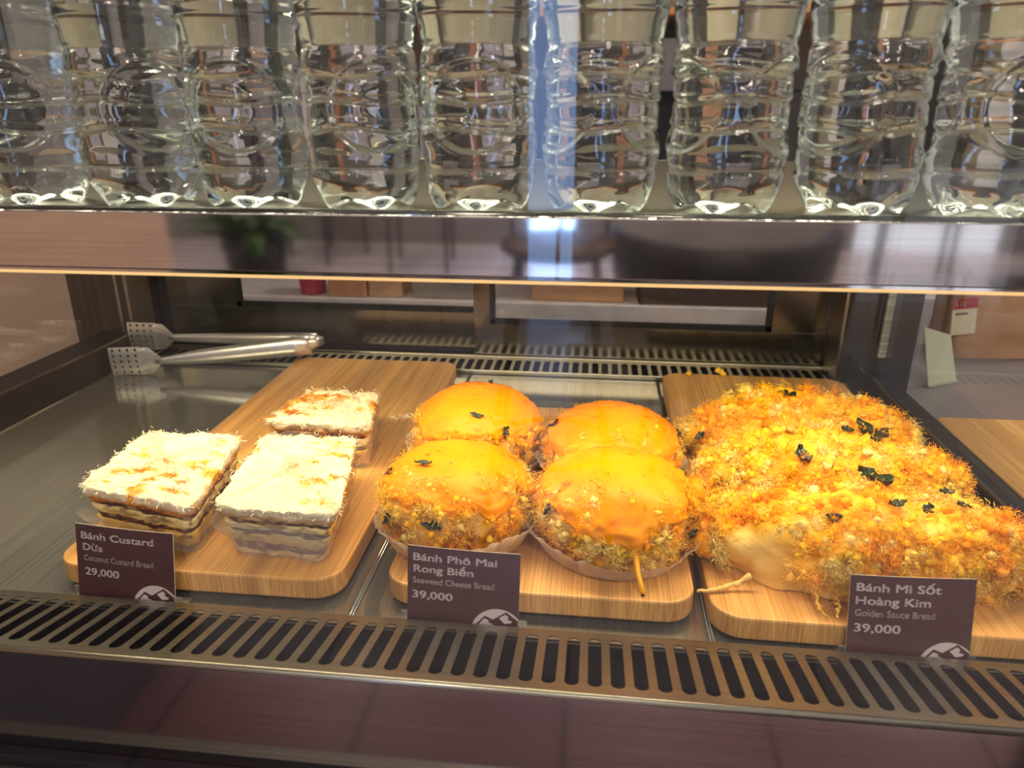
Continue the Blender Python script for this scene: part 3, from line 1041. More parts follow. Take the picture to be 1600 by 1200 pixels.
# ---- golden sauce loaves -------------------------------------------------------------------
def loaf(cx, cy_, A, B, H, rz, seed, label, flakes, bend=0.0, bare=None, nclump=900, sauce=0.0, strands=()):
    rng = np.random.default_rng(seed)
    root = tag(empty('sauce_loaf', (cx, cy_, BT), rz), label, 'bread loaf', 'golden sauce loaves')
    n, nr = 160, 56

    def surf(phi, th):
        c, s = np.cos(th), np.sin(th)
        k = np.sin(np.minimum(phi, 2.0)) ** 0.75
        ex = c
        ey = np.sign(s) * np.abs(s) ** 0.85
        x = A * k * ex
        y = B * k * ey + bend * (1 - (x / A) ** 2) * -1.0
        taper = 1 - 0.18 * (x / A) ** 2
        y = y * 1.0
        z = np.where(phi > PI / 2, 0.40 * (1 - sm(phi, PI / 2, 2.2)), 0.40 + 0.60 * np.abs(np.cos(phi)) ** 0.85) * H * taper + 0.0006
        return np.stack([x, y, z], -1)

    phis = np.concatenate([[0.0005], np.linspace(0.04, 2.2, nr - 1)])
    PH, TH = np.meshgrid(phis, np.arange(n) * 2 * PI / n, indexing='ij')
    P = surf(PH.ravel(), TH.ravel())

    def normals(ph, t):
        ph = np.clip(ph, 0.05, 2.1)
        e = 1e-3
        N = np.cross(surf(ph + e, t) - surf(ph - e, t), surf(ph, t + e) - surf(ph, t - e))
        return N / (np.linalg.norm(N, axis=1, keepdims=True) + 1e-12)
    N = normals(PH.ravel(), TH.ravel())
    Q = P + np.array([cx, cy_, 0])
    top = 1 - sm(PH.ravel(), 1.2, 1.9)
    if bare is not None:
        bp = np.exp(-(((P[:, 0] - bare[0]) / bare[2]) ** 2 + ((P[:, 1] - bare[1]) / bare[3]) ** 2))
    else:
        bp = np.zeros(len(P))
    disp = 0.0042 * fbm(Q, 45, seed, 2) + (0.4 + top) * (1 - bp) * (0.0042 * fbm(Q, 130, seed + 3, 3) + 0.0012 * fbm(Q, 420, seed + 5, 2))
    V = P + N * disp[:, None]
    V[:, 2] = np.maximum(V[:, 2], 0.0004)
    pal = np.array([srgb(242, 142, 2), srgb(248, 164, 4), srgb(250, 180, 8), srgb(248, 190, 36), srgb(244, 206, 96)])
    t = np.clip((fbm(Q, 70, seed + 9, 3) * 0.5 + 0.5) * 4.0, 0, 3.999)
    i0 = t.astype(int)
    f = (t - i0)[:, None]
    C = pal[i0] * (1 - f) + pal[i0 + 1] * f
    lowm = sm(PH.ravel(), 1.45, 1.9)[:, None]
    crumb = np.array(srgb(238, 196, 112))
    mixb = np.clip(np.maximum(lowm * 0.85, bp[:, None] * sm(PH.ravel(), 1.0, 1.4)[:, None]), 0, 1)
    C = C * (1 - mixb) + crumb * mixb
    link_mesh('loaf_crust', np_mesh('loaf_crust', V, grid_faces(nr, n)[:, ::-1], True, C), M['bread'], root)

    # floss clumps
    m = nclump
    ph = np.arccos(rng.uniform(-0.42, 1.0, m))
    tt = rng.uniform(0, 2 * PI, m)
    Pf = surf(ph, tt)
    Nf = normals(ph, tt)
    keep = np.ones(m, bool)
    if bare is not None:
        keep = np.exp(-(((Pf[:, 0] - bare[0]) / bare[2]) ** 2 + ((Pf[:, 1] - bare[1]) / bare[3]) ** 2)) * (ph > 1.0) < 0.45
    Pf, Nf, ph = Pf[keep], Nf[keep], ph[keep]
    Qf = Pf + np.array([cx, cy_, 0])
    Pf = Pf + Nf * (0.0008 + 0.0042 * fbm(Qf, 45, seed, 2) + 0.0042 * fbm(Qf, 130, seed + 3, 3))[:, None]
    Pf = Pf + Nf * (rng.uniform(0, 1, (len(Pf), 1)) ** 3 * 0.0042 - 0.0004)
    Pf[:, 2] = np.maximum(Pf[:, 2], 0.0035)
    cf = clump_colors(Qf, rng, PAL_FLOSS, 75, seed + 50, 0.09)
    pale = sm(ph, 1.0, 1.6)[:, None] * rng.uniform(0, 1, (len(ph), 1)) * 0.6
    cf = cf * (1 - pale) + np.array(srgb(240, 206, 124)) * pale
    floss_object('pork_floss', root, Pf, Nf, cf, rng, per=40, clump=0.0044, length=0.0058, width=0.00018, lump_r=(0.0012, 0.0038), lump_frac=0.62, curl=1.7, seg=4)
    # pale crumbs caught on the lower front side
    q = 150
    ph2, t2 = rng.uniform(0.9, 1.85, q), rng.uniform(PI * 1.12, PI * 1.92, q)
    P2 = surf(ph2, t2)
    ok2 = np.ones(q, bool) if bare is None else np.exp(-(((P2[:, 0] - bare[0]) / bare[2]) ** 2 + ((P2[:, 1] - bare[1]) / bare[3]) ** 2)) < 0.45
    P2 = P2[ok2] + normals(ph2[ok2], t2[ok2]) * 0.0022
    P2[:, 2] = np.maximum(P2[:, 2], 0.004)
    c3 = clump_colors(P2, rng, [srgb(246, 176, 14), srgb(246, 196, 50), srgb(244, 206, 90), srgb(240, 210, 124)], 150, seed + 77)
    floss_object('crumb_cluster', root, P2, normals(ph2[ok2], t2[ok2]), c3, rng, per=34, clump=0.0026, length=0.0034, width=0.00014, lump_r=(0.0009, 0.0022), lump_frac=1.0, curl=1.6, seg=4)
    for (x, y, L, W, ang) in flakes:
        # find the surface point nearest (x, y)
        i = np.argmin((V[:, 0] - x) ** 2 + (V[:, 1] - y) ** 2 + (PH.ravel() > 1.5) * 1.0)
        leaf_flake('seaweed_flake', root, V[i] + N[i] * 0.0035, N[i] + np.array([0, -0.15, 0.2]), L, W, ang, rng, 0.35)
    # smooth golden sauce pooled at the left tip
    if sauce:
        pv = ICO4_V * (1 + 0.10 * vnoise(ICO4_V, 1.3, seed))[:, None] * np.array([0.0135, 0.0125, 0.0120]) + np.array([-A * 0.955, sauce, 0.0135])
        pv[:, 2] = np.maximum(pv[:, 2], 0.0006)
        link_mesh('golden_sauce', np_mesh('golden_sauce', pv, ICO4_F, True, np.tile(np.array(srgb(246, 160, 4)), (len(pv), 1))), M['cheese'], root)
    for pts_ in strands:
        pp, rr_ = wiggle(pts_, rng)
        MB().tube(pp, rr_, 7).build('hanging_floss', M['strand'], root)
    return root


ICO4_V, ICO4_F = ico_template(4)
M['strand'] = plain('pale_floss_strand', srgb(236, 184, 70), rough=0.7)
loaf(0.2150, 0.0870, 0.105, 0.0375, 0.054, math.radians(-2), 71, 'golden sauce loaf in the front row, directly behind its price card',
     [(0.004, 0.010, 0.034, 0.012, 0.2), (0.046, 0.002, 0.010, 0.005, 0.8), (0.052, -0.010, 0.009, 0.004, 0.3), (0.012, -0.016, 0.012, 0.006, 0.9), (0.030, -0.014, 0.010, 0.005, 1.8), (-0.030, -0.030, 0.010, 0.006, 0.4)],
     bend=0.012, bare=(-0.070, -0.030, 0.026, 0.016), nclump=1000, sauce=-0.006,
     strands=[[(-0.038, -0.044, 0.014), (-0.040, -0.054, 0.009), (-0.039, -0.061, 0.005), (-0.036, -0.0655, 0.0030)],
              [(-0.026, -0.046, 0.012), (-0.027, -0.055, 0.007), (-0.029, -0.062, 0.0045), (-0.030, -0.0655, 0.0030)]])
loaf(0.2140, 0.1690, 0.100, 0.0370, 0.054, math.radians(2), 72, 'middle golden sauce loaf, between the front and the rear loaf',
     [(0.026, 0.012, 0.026, 0.011, 2.4), (0.036, 0.002, 0.016, 0.010, 1.2), (0.014, 0.012, 0.010, 0.006, 0.3), (-0.028, -0.024, 0.016, 0.009, 2.6), (0.026, -0.010, 0.008, 0.005, 0.2)], nclump=900, sauce=-0.008)
loaf(0.2150, 0.2590, 0.098, 0.0420, 0.052, math.radians(4), 73, 'golden sauce loaf at the rear of the right board',
     [(-0.012, 0.006, 0.016, 0.008, 0.4), (-0.090, -0.022, 0.010, 0.006, 1.2), (0.055, 0.012, 0.010, 0.003, 0.2), (-0.05, 0.01, 0.006, 0.003, 0.2)], nclump=850)
# loose strand of floss hanging off the front loaf and over the board edge
rngs = np.random.default_rng(5)

# ---- coconut custard slices ----------------------------------------------------------------
def unit_outline(k=12, r=0.10, sub=10):
    """rounded unit square outline as (u,v), counter-clockwise from the front-left corner"""
    pts = []
    cs = [((1 - r, r), -90), ((1 - r, 1 - r), 0), ((r, 1 - r), 90), ((r, r), 180)]
    for i, ((cx, cy_), a0) in enumerate(cs):
        for q in range(k + 1):
            a = math.radians(a0 + 90 * q / k)
            pts.append((cx + r * math.cos(a), cy_ + r * math.sin(a)))
        (nx, ny), na = cs[(i + 1) % 4]
        end = pts[-1]
        st = (nx + r * math.cos(math.radians(na)), ny + r * math.sin(math.radians(na)))
        for q in range(1, sub + 10):
            t = q / (sub + 10)
            pts.append((end[0] + (st[0] - end[0]) * t, end[1] + (st[1] - end[1]) * t))
    return np.array(pts)


UO = unit_outline()


def quad_map(uv, q0, q1, t):
    """uv (n,2) in the unit square, corners FL, FR, BR, BL interpolated between bottom q0 and top q1"""
    u, v = uv[:, 0:1], uv[:, 1:2]
    def bl(q):
        q = np.array(q)
        return (1 - u) * (1 - v) * q[0] + u * (1 - v) * q[1] + u * v * q[2] + (1 - u) * v * q[3]
    t = np.asarray(t).reshape(-1, 1)
    return bl(q0) * (1 - t) + bl(q1) * t


def slab_layer(q0, q1, t0, t1, h, seed, wave=0.02, inset=0.0, side=0.0006, nrad=14, ntop=None, topn=0.0005, topscale=180, zoff=0.0):
    """one cake layer between height fractions t0 and t1 of height h; returns V,F and helper arrays"""
    n = len(UO)
    rows = []
    for s in np.linspace(0.0, 1.0, nrad)[:-1]: rows.append((s, 0.0))
    for l in np.linspace(0, 1, 7): rows.append((1.0, l))
    for s in np.linspace(1.0, 0.0, nrad)[1:]: rows.append((s, 1.0))
    V = []
    meta = []
    for s, l in rows:
        uv = 0.5 + (UO - 0.5) * max(s, 0.002) * (1 - inset * 2)
        edge_r = 0.012 * (2 * abs(l - 0.5)) ** 4 if s == 1.0 else 0.0
        uv = 0.5 + (uv - 0.5) * (1 - edge_r)
        pw = np.stack([uv[:, 0] * 0.09, uv[:, 1] * 0.09, np.zeros(n)], -1)
        tb = t0 + wave * fbm(pw, 40, seed, 2)
        tt = t1 + wave * fbm(pw, 40, seed + 1, 2)
        t = tb * (1 - l) + tt * l
        xy = quad_map(uv, q0, q1, t)
        V.append(np.concatenate([xy, (t * h).reshape(-1, 1) + zoff], 1))
        meta.append(np.stack([uv[:, 0], uv[:, 1], np.full(n, s), np.full(n, l)], -1))
    V = np.concatenate(V)
    meta = np.concatenate(meta)
    c = V.mean(0)
    out = V - c
    out[:, 2] = 0
    out /= np.linalg.norm(out, axis=1, keepdims=True) + 1e-9
    ss = sm(meta[:, 2], 0.8, 1.0)
    V = V + out * (side * ss * fbm(V, 260, seed + 3, 3))[:, None]
    return V, grid_faces(len(rows), n), meta, out


def coconut_slice(q0, q1, H, seed, label, toast, wrap_h, wrap_amt=1.0, custard=True, tabs=(), layers=None):
    rng = np.random.default_rng(seed)
    q0, q1 = np.array(q0, float), np.array(q1, float)
    c = q0.mean(0)
    q0, q1 = q0 - c, q1 - c
    root = tag(empty('coconut_slice', (c[0], c[1], BT)), label, 'cake slice', 'coconut custard slices')
    yel, cream, brown, tan = np.array(srgb(226, 182, 84)), np.array(srgb(236, 210, 140)), np.array(srgb(92, 52, 46)), np.array(srgb(196, 120, 34))
    orange = np.array(srgb(238, 168, 40))
    layers = layers or [(0.0, 0.10, 'filling', brown), (0.10, 0.36, 'sponge', yel), (0.36, 0.46, 'filling', brown), (0.46, 0.62, 'sponge', cream), (0.62, 0.70, 'filling', brown), (0.70, 0.78, 'sponge', tan)]
    for i, (a, b, nm, cc) in enumerate(layers):
        V, F, me_, out = slab_layer(q0, q1, a + 0.004, b + 0.01, H, seed + i, wave=0.026 if i else 0.0, inset=0.012 if nm == 'filling' else 0.0, side=0.0017)
        V[:, 2] = np.maximum(V[:, 2], 0.0006)
        nn = fbm(V, 230, seed + 30 + i, 3)[:, None]
        C = cc * (1 + 0.22 * nn)
        if nm == 'filling':
            C = C * (1 - 0.35 * sm(nn, 0.2, 0.6)) + cream * 0.35 * sm(nn, 0.2, 0.6)
        else:
            sp = sm(fbm(V, 150, seed + 60 + i, 2), 0.25, 0.6)[:, None] * 0.7
            C = C * (1 - sp) + brown * sp
        if custard:
            rs = sm(me_[:, 0], 0.955, 0.985)[:, None] * (0.55 + 0.45 * sm(fbm(V, 80, seed + 70, 2), -0.5, 0.3))[:, None]
            C = C * (1 - rs) + orange * rs
        link_mesh(nm + '_layer', np_mesh(nm, V, F, True, np.clip(C, 0, 1)), M['sponge'], root)
    # coconut topping: lumpy slab
    V, F, me_, out = slab_layer(q0, q1, 0.78, 1.0, H, seed + 9, wave=0.02, inset=-0.012, side=0.0018, nrad=36)
    s, l = me_[:, 2], me_[:, 3]
    topw = np.where(l > 0.99, 1.0, l)
    V[:, 2] += topw * (0.0016 * fbm(V, 130, seed + 11, 3) + 0.0016 * fbm(V, 480, seed + 12, 2))
    V[:, 2] -= sm(s, 0.86, 1.0) * topw * 0.0016
    Wp = V + np.array([c[0], c[1], 0])
    white, ivory, toasty, dk = np.array(srgb(232, 222, 192)), np.array(srgb(234, 210, 152)), np.array(srgb(236, 164, 40)), np.array(srgb(184, 100, 22))

    def toastcol(Pn):
        k = np.stack([Pn[:, 0] * 1.0, Pn[:, 1] * 2.0, np.zeros(len(Pn))], -1)
        base = fbm(Pn, 80, seed + 13, 2)[:, None] * 0.5 + 0.5
        cc = white * (1 - 0.5 * base) + ivory * 0.5 * base
        m1 = fbm(k, 75, seed + 14, 3)
        m2 = vnoise(Pn * [1, 1, 0], 26, seed + 15)
        a = sm(m1 + 0.55 * m2, toast, toast + 0.35)[:, None]
        d = sm(m1 + 0.55 * m2, toast + 0.4, toast + 0.75)[:, None]
        cc = cc * (1 - a) + toasty * a
        return cc * (1 - d) + dk * d
    C = toastcol(Wp)
    ss = ((s > 0.99) & (l < 0.35))[:, None]
    C = np.where(ss, np.array(srgb(214, 150, 70)) * 0.6 + C * 0.4, C)
    link_mesh('coconut_topping', np_mesh('coconut_topping', V, F, True, np.clip(C, 0, 1)), M['coconut'], root)
    # loose shreds on the topping and hanging over the edge
    top = np.where((l > 0.6))[0]
    m = 3400
    pick = rng.choice(top, m)
    P = V[pick] + rng.normal(size=(m, 3)) * 0.0012
    edge = s[pick] > 0.97
    D = rng.normal(size=(m, 3)) * [1, 1, 0.12]
    D[edge] = out[pick][edge] * 0.7 + rng.normal(size=(edge.sum(), 3)) * 0.6 + np.array([0, 0, -0.35])
    cf = toastcol(P + np.array([c[0], c[1], 0])) * (1 + 0.05 * rng.normal(size=(m, 1)))
    Vs, Fs, Cs = fibre_mesh(P + np.array([0, 0, 0.0002]), D, np.clip(cf, 0, 1), rng, 0.0036, 0.00024, 0.5, 3)
    so = link_mesh('coconut_shred', np_mesh('coconut_shred', Vs, Fs, True, Cs), M['coconut'], root)
    so['kind'] = 'stuff'
    # plastic wrap round the lower part
    n = len(UO)
    rows = 12
    W = []
    ring = np.stack([UO[:, 0], UO[:, 1], np.zeros(n)], -1)
    for i in range(rows):
        l = i / (rows - 1)
        top_t = wrap_h * (1 + 0.16 * fbm(ring, 4, seed + 80, 3) + 0.05 * fbm(ring, 22, seed + 81, 2))
        t = top_t * l
        uv = 0.5 + (UO - 0.5) * 1.012
        xy = quad_map(uv, q0, q1, t)
        o = xy - 0.0
        o = o / (np.linalg.norm(o, axis=1, keepdims=True) + 1e-9)
        bul = 0.0016 + 0.0016 * fbm(np.concatenate([ring[:, :2] * 0.1, np.full((n, 1), l * 0.02)], 1), 70, seed + 82, 3) + 0.0012 * l * wrap_amt
        flare = np.zeros(n)
        for (tu, tv, tw, ta) in tabs:
            d2 = (UO[:, 0] - tu) ** 2 + (UO[:, 1] - tv) ** 2
            flare += ta * np.exp(-d2 / tw ** 2) * sm(l, 0.25, 1.0)
        xy = xy + o * (bul + flare)[:, None]
        W.append(np.concatenate([xy, (t * H).reshape(-1, 1) + 0.0006], 1))
    W = np.concatenate(W)
    link_mesh('plastic_wrap', np_mesh('plastic_wrap', W, grid_faces(rows, n), True), M['wrap'], root)
    return root


HC = 0.0465
coconut_slice([(-0.322, 0.066), (-0.242, 0.049), (-0.254, 0.140), (-0.324, 0.142)], [(-0.325, 0.056), (-0.231, 0.037), (-0.250, 0.150), (-0.330, 0.147)], HC, 101,
              'coconut custard slice at the far left of the board, behind the 29,000 price card', 0.46, 0.40, tabs=[(0.0, 0.0, 0.16, 0.010), (1.0, 0.0, 0.12, 0.004)], custard=False)
coconut_slice([(-0.216, 0.055), (-0.147, 0.048), (-0.160, 0.146), (-0.226, 0.142)], [(-0.217, 0.040), (-0.131, 0.036), (-0.156, 0.156), (-0.232, 0.153)], HC, 117,
              'coconut custard slice at the front right of the board, mostly white on top', 0.66, 0.62, tabs=[(0.0, 0.0, 0.16, 0.009)],
              layers=[(0.0, 0.10, 'sponge', np.array(srgb(224, 196, 132))), (0.10, 0.24, 'filling', np.array(srgb(118, 88, 84))), (0.24, 0.42, 'sponge', np.array(srgb(228, 196, 120))),
                      (0.42, 0.50, 'filling', np.array(srgb(104, 70, 64))), (0.50, 0.62, 'sponge', np.array(srgb(228, 204, 146))), (0.62, 0.70, 'filling', np.array(srgb(100, 62, 54))), (0.70, 0.78, 'sponge', np.array(srgb(222, 186, 120)))])
coconut_slice([(-0.236, 0.192), (-0.160, 0.190), (-0.170, 0.250), (-0.230, 0.250)], [(-0.243, 0.180), (-0.154, 0.181), (-0.167, 0.256), (-0.234, 0.256)], HC, 133,
              'coconut custard slice at the back of the board with the most toasted top', 0.28, 0.70, tabs=[(1.0, 0.0, 0.2, 0.006)])

# ---- crumbs --------------------------------------------------------------------------------
def crumb(x, y, z, r, c, label, seed, group):
    rng = np.random.default_rng(seed)
    V, F, C = lumps(np.zeros((3, 3)) + rng.normal(size=(3, 3)) * r * 0.5, np.full(3, r * 0.75), np.tile(np.array(c), (3, 1)), rng)
    V[:, 2] -= V[:, 2].min() - 0.0001
    o = link_mesh('bread_crumb', np_mesh('bread_crumb', V, F, True, C), M['floss'])
    o.location = (x, y, z)
    tag(o, label, 'crumb', group)


CG = 'loose crumbs on the boards'
crumb(0.1440, 0.4640, BT, 0.0032, srgb(250, 190, 60), 'small yellow crumb at the back left corner of the right board', 1, CG)
crumb(0.1830, 0.4700, BT, 0.0044, srgb(250, 200, 70), 'largest yellow crumb at the back edge of the right board', 2, CG)
crumb(0.2120, 0.3900, BT, 0.0042, srgb(250, 170, 40), 'orange crumb on the right board just behind the rear loaf', 3, CG)
crumb(0.1790, 0.3700, BT, 0.0018, srgb(250, 180, 60), 'tiny orange crumb left of the orange crumb on the right board', 4, CG)


def shreds(name, x, y, z, spread, n, L, colr, label, cat, seed, rot=0.0):
    rng = np.random.default_rng(seed)
    P = rng.normal(size=(n, 3)) * [spread[0], spread[1], 0.0004]
    P[:, 2] = np.abs(P[:, 2]) + 0.0006
    D = rng.normal(size=(n, 3)) * [1, 1, 0.08]
    V, F, C = fibre_mesh(P, D, np.tile(np.array(colr), (n, 1)) * (1 + 0.05 * rng.normal(size=(n, 1))), rng, L, 0.0004, 0.3, 4)
    V[:, 2] = np.clip(V[:, 2], 0.0002, 0.004)
    o = link_mesh(name, np_mesh(name, V, F, True, np.clip(C, 0, 1)), M['coconut'])
    o.location = (x, y, z)
    o.rotation_euler = (0, 0, rot)
    tag(o, label, cat, kind='stuff')


shreds('coconut_shreds', -0.150, 0.305, BT, (0.012, 0.004), 90, 0.006, srgb(240, 226, 190), 'pile of white coconut shreds on the left board beside the back slice', 'coconut shreds', 9)
shreds('coconut_shreds', -0.140, 0.180, BT, (0.003, 0.010), 10, 0.005, srgb(240, 226, 190), 'few stray coconut shreds at the right edge of the left board', 'coconut shreds', 10)
# strand of floss hanging from the front loaf over the gap between the boards
wp, wr = wiggle([(0.136, 0.0500, 0.0190), (0.128, 0.0475, 0.0140), (0.118, 0.0450, 0.0115), (0.110, 0.0430, 0.0104), (0.103, 0.0415, 0.0104)], rngs, 16, 0.0005, 0.0020, 0.0008)
st = MB().tube(wp, wr, 8)
o = st.build('floss_strand', None)
o.data.materials.append(plain('pale_floss_strand', srgb(222, 186, 104), rough=0.7))
tag(o, 'pale strand of floss bridging from the front loaf to the middle board', 'floss strand')

# ================================================================== PRICE CARDS
def text_mesh(body, bold):
    cu = bpy.data.curves.new('lettering', 'FONT')
    cu.body = body
    cu.size = 1.0
    cu.resolution_u = 3
    ob = bpy.data.objects.new('lettering', cu)
    col.objects.link(ob)
    dg = bpy.context.evaluated_depsgraph_get()
    me = bpy.data.meshes.new_from_object(ob.evaluated_get(dg))
    bpy.data.objects.remove(ob, do_unlink=True)
    # heavier strokes: the outline laid down several times with a tiny shift
    bm = bmesh.new()
    k = 0.026 if bold else 0.018
    for dx, dy in ((0, 0), (k, 0), (-k, 0), (0, k * 0.6), (0, -k * 0.6), (k * 0.7, k * 0.45), (-k * 0.7, -k * 0.45), (k * 0.7, -k * 0.45), (-k * 0.7, k * 0.45)):
        n0 = len(bm.verts)
        bm.from_mesh(me)
        bm.verts.ensure_lookup_table()
        bmesh.ops.translate(bm, vec=(dx, dy, 0), verts=bm.verts[n0:])
    bm.to_mesh(me)
    bm.free()
    return me


def clip_circle(cx, cz, r, x1, z0, n=64):
    pts = []
    for k in range(n + 1):
        a = PI * k / n
        pts.append((min(cx + r * math.cos(a), x1), cz + r * math.sin(a)))
    pts = [p for p in pts if p[1] >= z0 - 1e-9]
    return pts


def price_card(x, y, lean, roll, W, H, lines, label, hidden, seed, yaw=0.0):
    """card local frame: X right, Z up along the card, -Y faces the customer"""
    root = tag(empty('price_card', (x, y, ZF + 0.0005), yaw), label, 'price card', 'purple price cards')
    tilt = Matrix.Rotation(-lean, 4, 'X') @ Matrix.Rotation(roll, 4, 'Y')
    rng = np.random.default_rng(seed)
    # slightly warped card
    nu, nv = 14, 8
    V = []
    for i in range(nu):
        for j in range(nv):
            u, v = i / (nu - 1), j / (nv - 1)
            V.append(((u - 0.5) * W, 0.0, v * H))
    V = np.array(V)
    n1 = len(V)
    bend = lambda xx: 0.0012 * (xx / (W / 2)) ** 2
    V[:, 1] = bend(V[:, 0])
    Vb = V.copy()
    Vb[:, 1] += 0.0006
    F = grid_faces(nu, nv, False)
    me = np_mesh('card', V, F[:, ::-1], True)
    me.transform(tilt)
    link_mesh('card_face', me, M['card'], root)
    rim = [i * nv for i in range(nu)] + [(nu - 1) * nv + j for j in range(1, nv)] + [i * nv + nv - 1 for i in range(nu - 2, -1, -1)] + [j for j in range(nv - 2, 0, -1)]
    rim = np.array(rim)
    r2 = np.roll(rim, -1)
    Fb = np.concatenate([F + n1, np.stack([rim, r2, r2 + n1, rim + n1], -1)])
    me = np_mesh('card_stock', np.concatenate([V, Vb]), Fb, False)
    me.transform(tilt)
    link_mesh('card_stock', me, M['card_edge'], root)
    vis = H - hidden
    for body, u0, wid, vb, cap, bold in lines:
        me = text_mesh(body, bold)
        co = np.zeros(len(me.vertices) * 3)
        me.vertices.foreach_get('co', co)
        co = co.reshape(-1, 3)
        x0, x1 = co[:, 0].min(), co[:, 0].max()
        sx = wid * W / (x1 - x0)
        sz = cap * vis / 0.70
        nx = (u0 - 0.5) * W + (co[:, 0] - x0) * sx
        nz = H - vb * vis + co[:, 1] * sz
        ny = bend(nx) - 0.00025
        me.vertices.foreach_set('co', np.stack([nx, ny, nz], -1).astype(np.float32).ravel())
        me.transform(tilt)
        me.update()
        link_mesh('lettering', me, M['print'], root)
    # emblem: pale half disc with two mountain outlines, cut by the card edge
    cx, cz, r = W * 0.315, hidden - 0.0085, W * 0.235
    disc = clip_circle(cx, cz, r, W / 2 - 0.0002, 0.0)
    if disc[0][1] > 0.0003: disc = [(disc[0][0], 0.0003)] + disc
    disc.append((max(cx - math.sqrt(max(r * r - cz * cz, 0)), -W / 2), 0.0003))
    def flat(pts, yo, name, mat):
        b = MB()
        b.poly([(px, bend(px) - yo, pz) for px, pz in pts])
        ob = b.build(name, mat, root)
        ob.data.transform(tilt)
    flat(disc, 0.0003, 'emblem_disc', M['print'])
    hz = hidden
    xr = W / 2 - 0.0004
    m2 = [(cx - 0.0085, hz - 0.004), (cx - 0.0045, hz + 0.0012), (cx - 0.0035, hz + 0.0008), (cx + 0.0055, hz + 0.0068), (xr, hz + 0.0012), (xr, hz - 0.0055), (cx - 0.012, hz - 0.0055)]
    m1 = [(cx - 0.0155, hz - 0.0055), (cx - 0.0125, hz - 0.0015), (cx - 0.0080, hz + 0.0035), (cx - 0.0010, hz + 0.0005), (cx + 0.0035, hz - 0.0055)]
    flat(m2, 0.00045, 'emblem_mountain', M['card'])
    flat(m1, 0.00055, 'emblem_mountain', M['card'])
    s2 = [(cx + 0.0010, hz + 0.0026), (cx + 0.0050, hz + 0.0052), (cx + 0.0072, hz + 0.0036), (cx + 0.0062, hz + 0.0020), (cx + 0.0095, hz + 0.0008), (cx + 0.0085, hz - 0.0004), (cx + 0.0045, hz - 0.0010)]
    s1 = [(cx - 0.0118, hz - 0.0024), (cx - 0.0082, hz + 0.0018), (cx - 0.0052, hz + 0.0006), (cx - 0.0058, hz - 0.0006), (cx - 0.0030, hz - 0.0016), (cx - 0.0022, hz - 0.0028)]
    flat(s2, 0.00065, 'emblem_snow', M['print'])
    flat(s1, 0.00075, 'emblem_snow', M['print'])
    # clear acrylic foot
    hb = MB()
    hb.bounds(-W * 0.56, W * 0.56, 0.0012, 0.0142, 0.0002, 0.0014, 0.0003)
    hb.bounds(-W * 0.56, W * 0.56, 0.0035, 0.0048, 0.0014, 0.0085, 0.0003)
    hb.build('acrylic_foot', M['acrylic'], root)
    return root


LEAN = math.radians(11)
price_card(-0.2745, 0.0135, LEAN, math.radians(0.3), 0.0720, 0.0540,
           [('B\u00e1nh Custard', 0.06, 0.75, 0.215, 0.105, 1), ('D\u1eeba', 0.075, 0.215, 0.39, 0.105, 1), ('Coconut Custard Bread', 0.08, 0.72, 0.55, 0.088, 0), ('29,000', 0.085, 0.365, 0.77, 0.110, 1)],
           'purple price card reading 29,000 for coconut custard bread', 0.0085, 1, math.radians(-4))
price_card(-0.0465, 0.0135, LEAN, math.radians(0.2), 0.0722, 0.0540,
           [('B\u00e1nh Ph\u00f4 Mai', 0.05, 0.75, 0.205, 0.105, 1), ('Rong Bi\u1ec3n', 0.055, 0.54, 0.375, 0.105, 1), ('Seaweed Cheese Bread', 0.05, 0.73, 0.54, 0.088, 0), ('39,000', 0.045, 0.37, 0.76, 0.110, 1)],
           'purple price card reading 39,000 for seaweed cheese bread', 0.0085, 2, math.radians(-2))
price_card(0.2225, 0.0110, LEAN, math.radians(-1.5), 0.0700, 0.0560,
           [('B\u00e1nh M\u00ec S\u1ed1t', 0.05, 0.675, 0.205, 0.105, 1), ('Ho\u00e0ng Kim', 0.05, 0.60, 0.38, 0.105, 1), ('Golden Sauce Bread', 0.05, 0.64, 0.535, 0.088, 0), ('39,000', 0.05, 0.375, 0.745, 0.110, 1)],
           'purple price card reading 39,000 for golden sauce bread', 0.0085, 3, math.radians(0))

# ================================================================== TONGS
def perforated(x0, x1, z0, z1, nx, nz, rad, y=0.0):
    V, F = [], []
    n = 16
    pw, ph = (x1 - x0) / nx, (z1 - z0) / nz
    for i in range(nx):
        for j in range(nz):
            cx, cz = x0 + (i + 0.5) * pw, z0 + (j + 0.5) * ph
            b = len(V)
            for k in range(n):
                a = 2 * PI * k / n + PI / 4
                V.append((cx + rad * math.cos(a), y, cz + rad * math.sin(a)))
            for k in range(n):
                t = (k % 4) / 4
                s = k // 4
                c = [(1, 1), (-1, 1), (-1, -1), (1, -1)]
                A, B = c[s], c[(s + 1) % 4]
                V.append((cx + (A[0] + (B[0] - A[0]) * t) * pw / 2, y, cz + (A[1] + (B[1] - A[1]) * t) * ph / 2))
            for k in range(n):
                k2 = (k + 1) % n
                F.append((b + k, b + n + k, b + n + k2, b + k2))
    return V, F


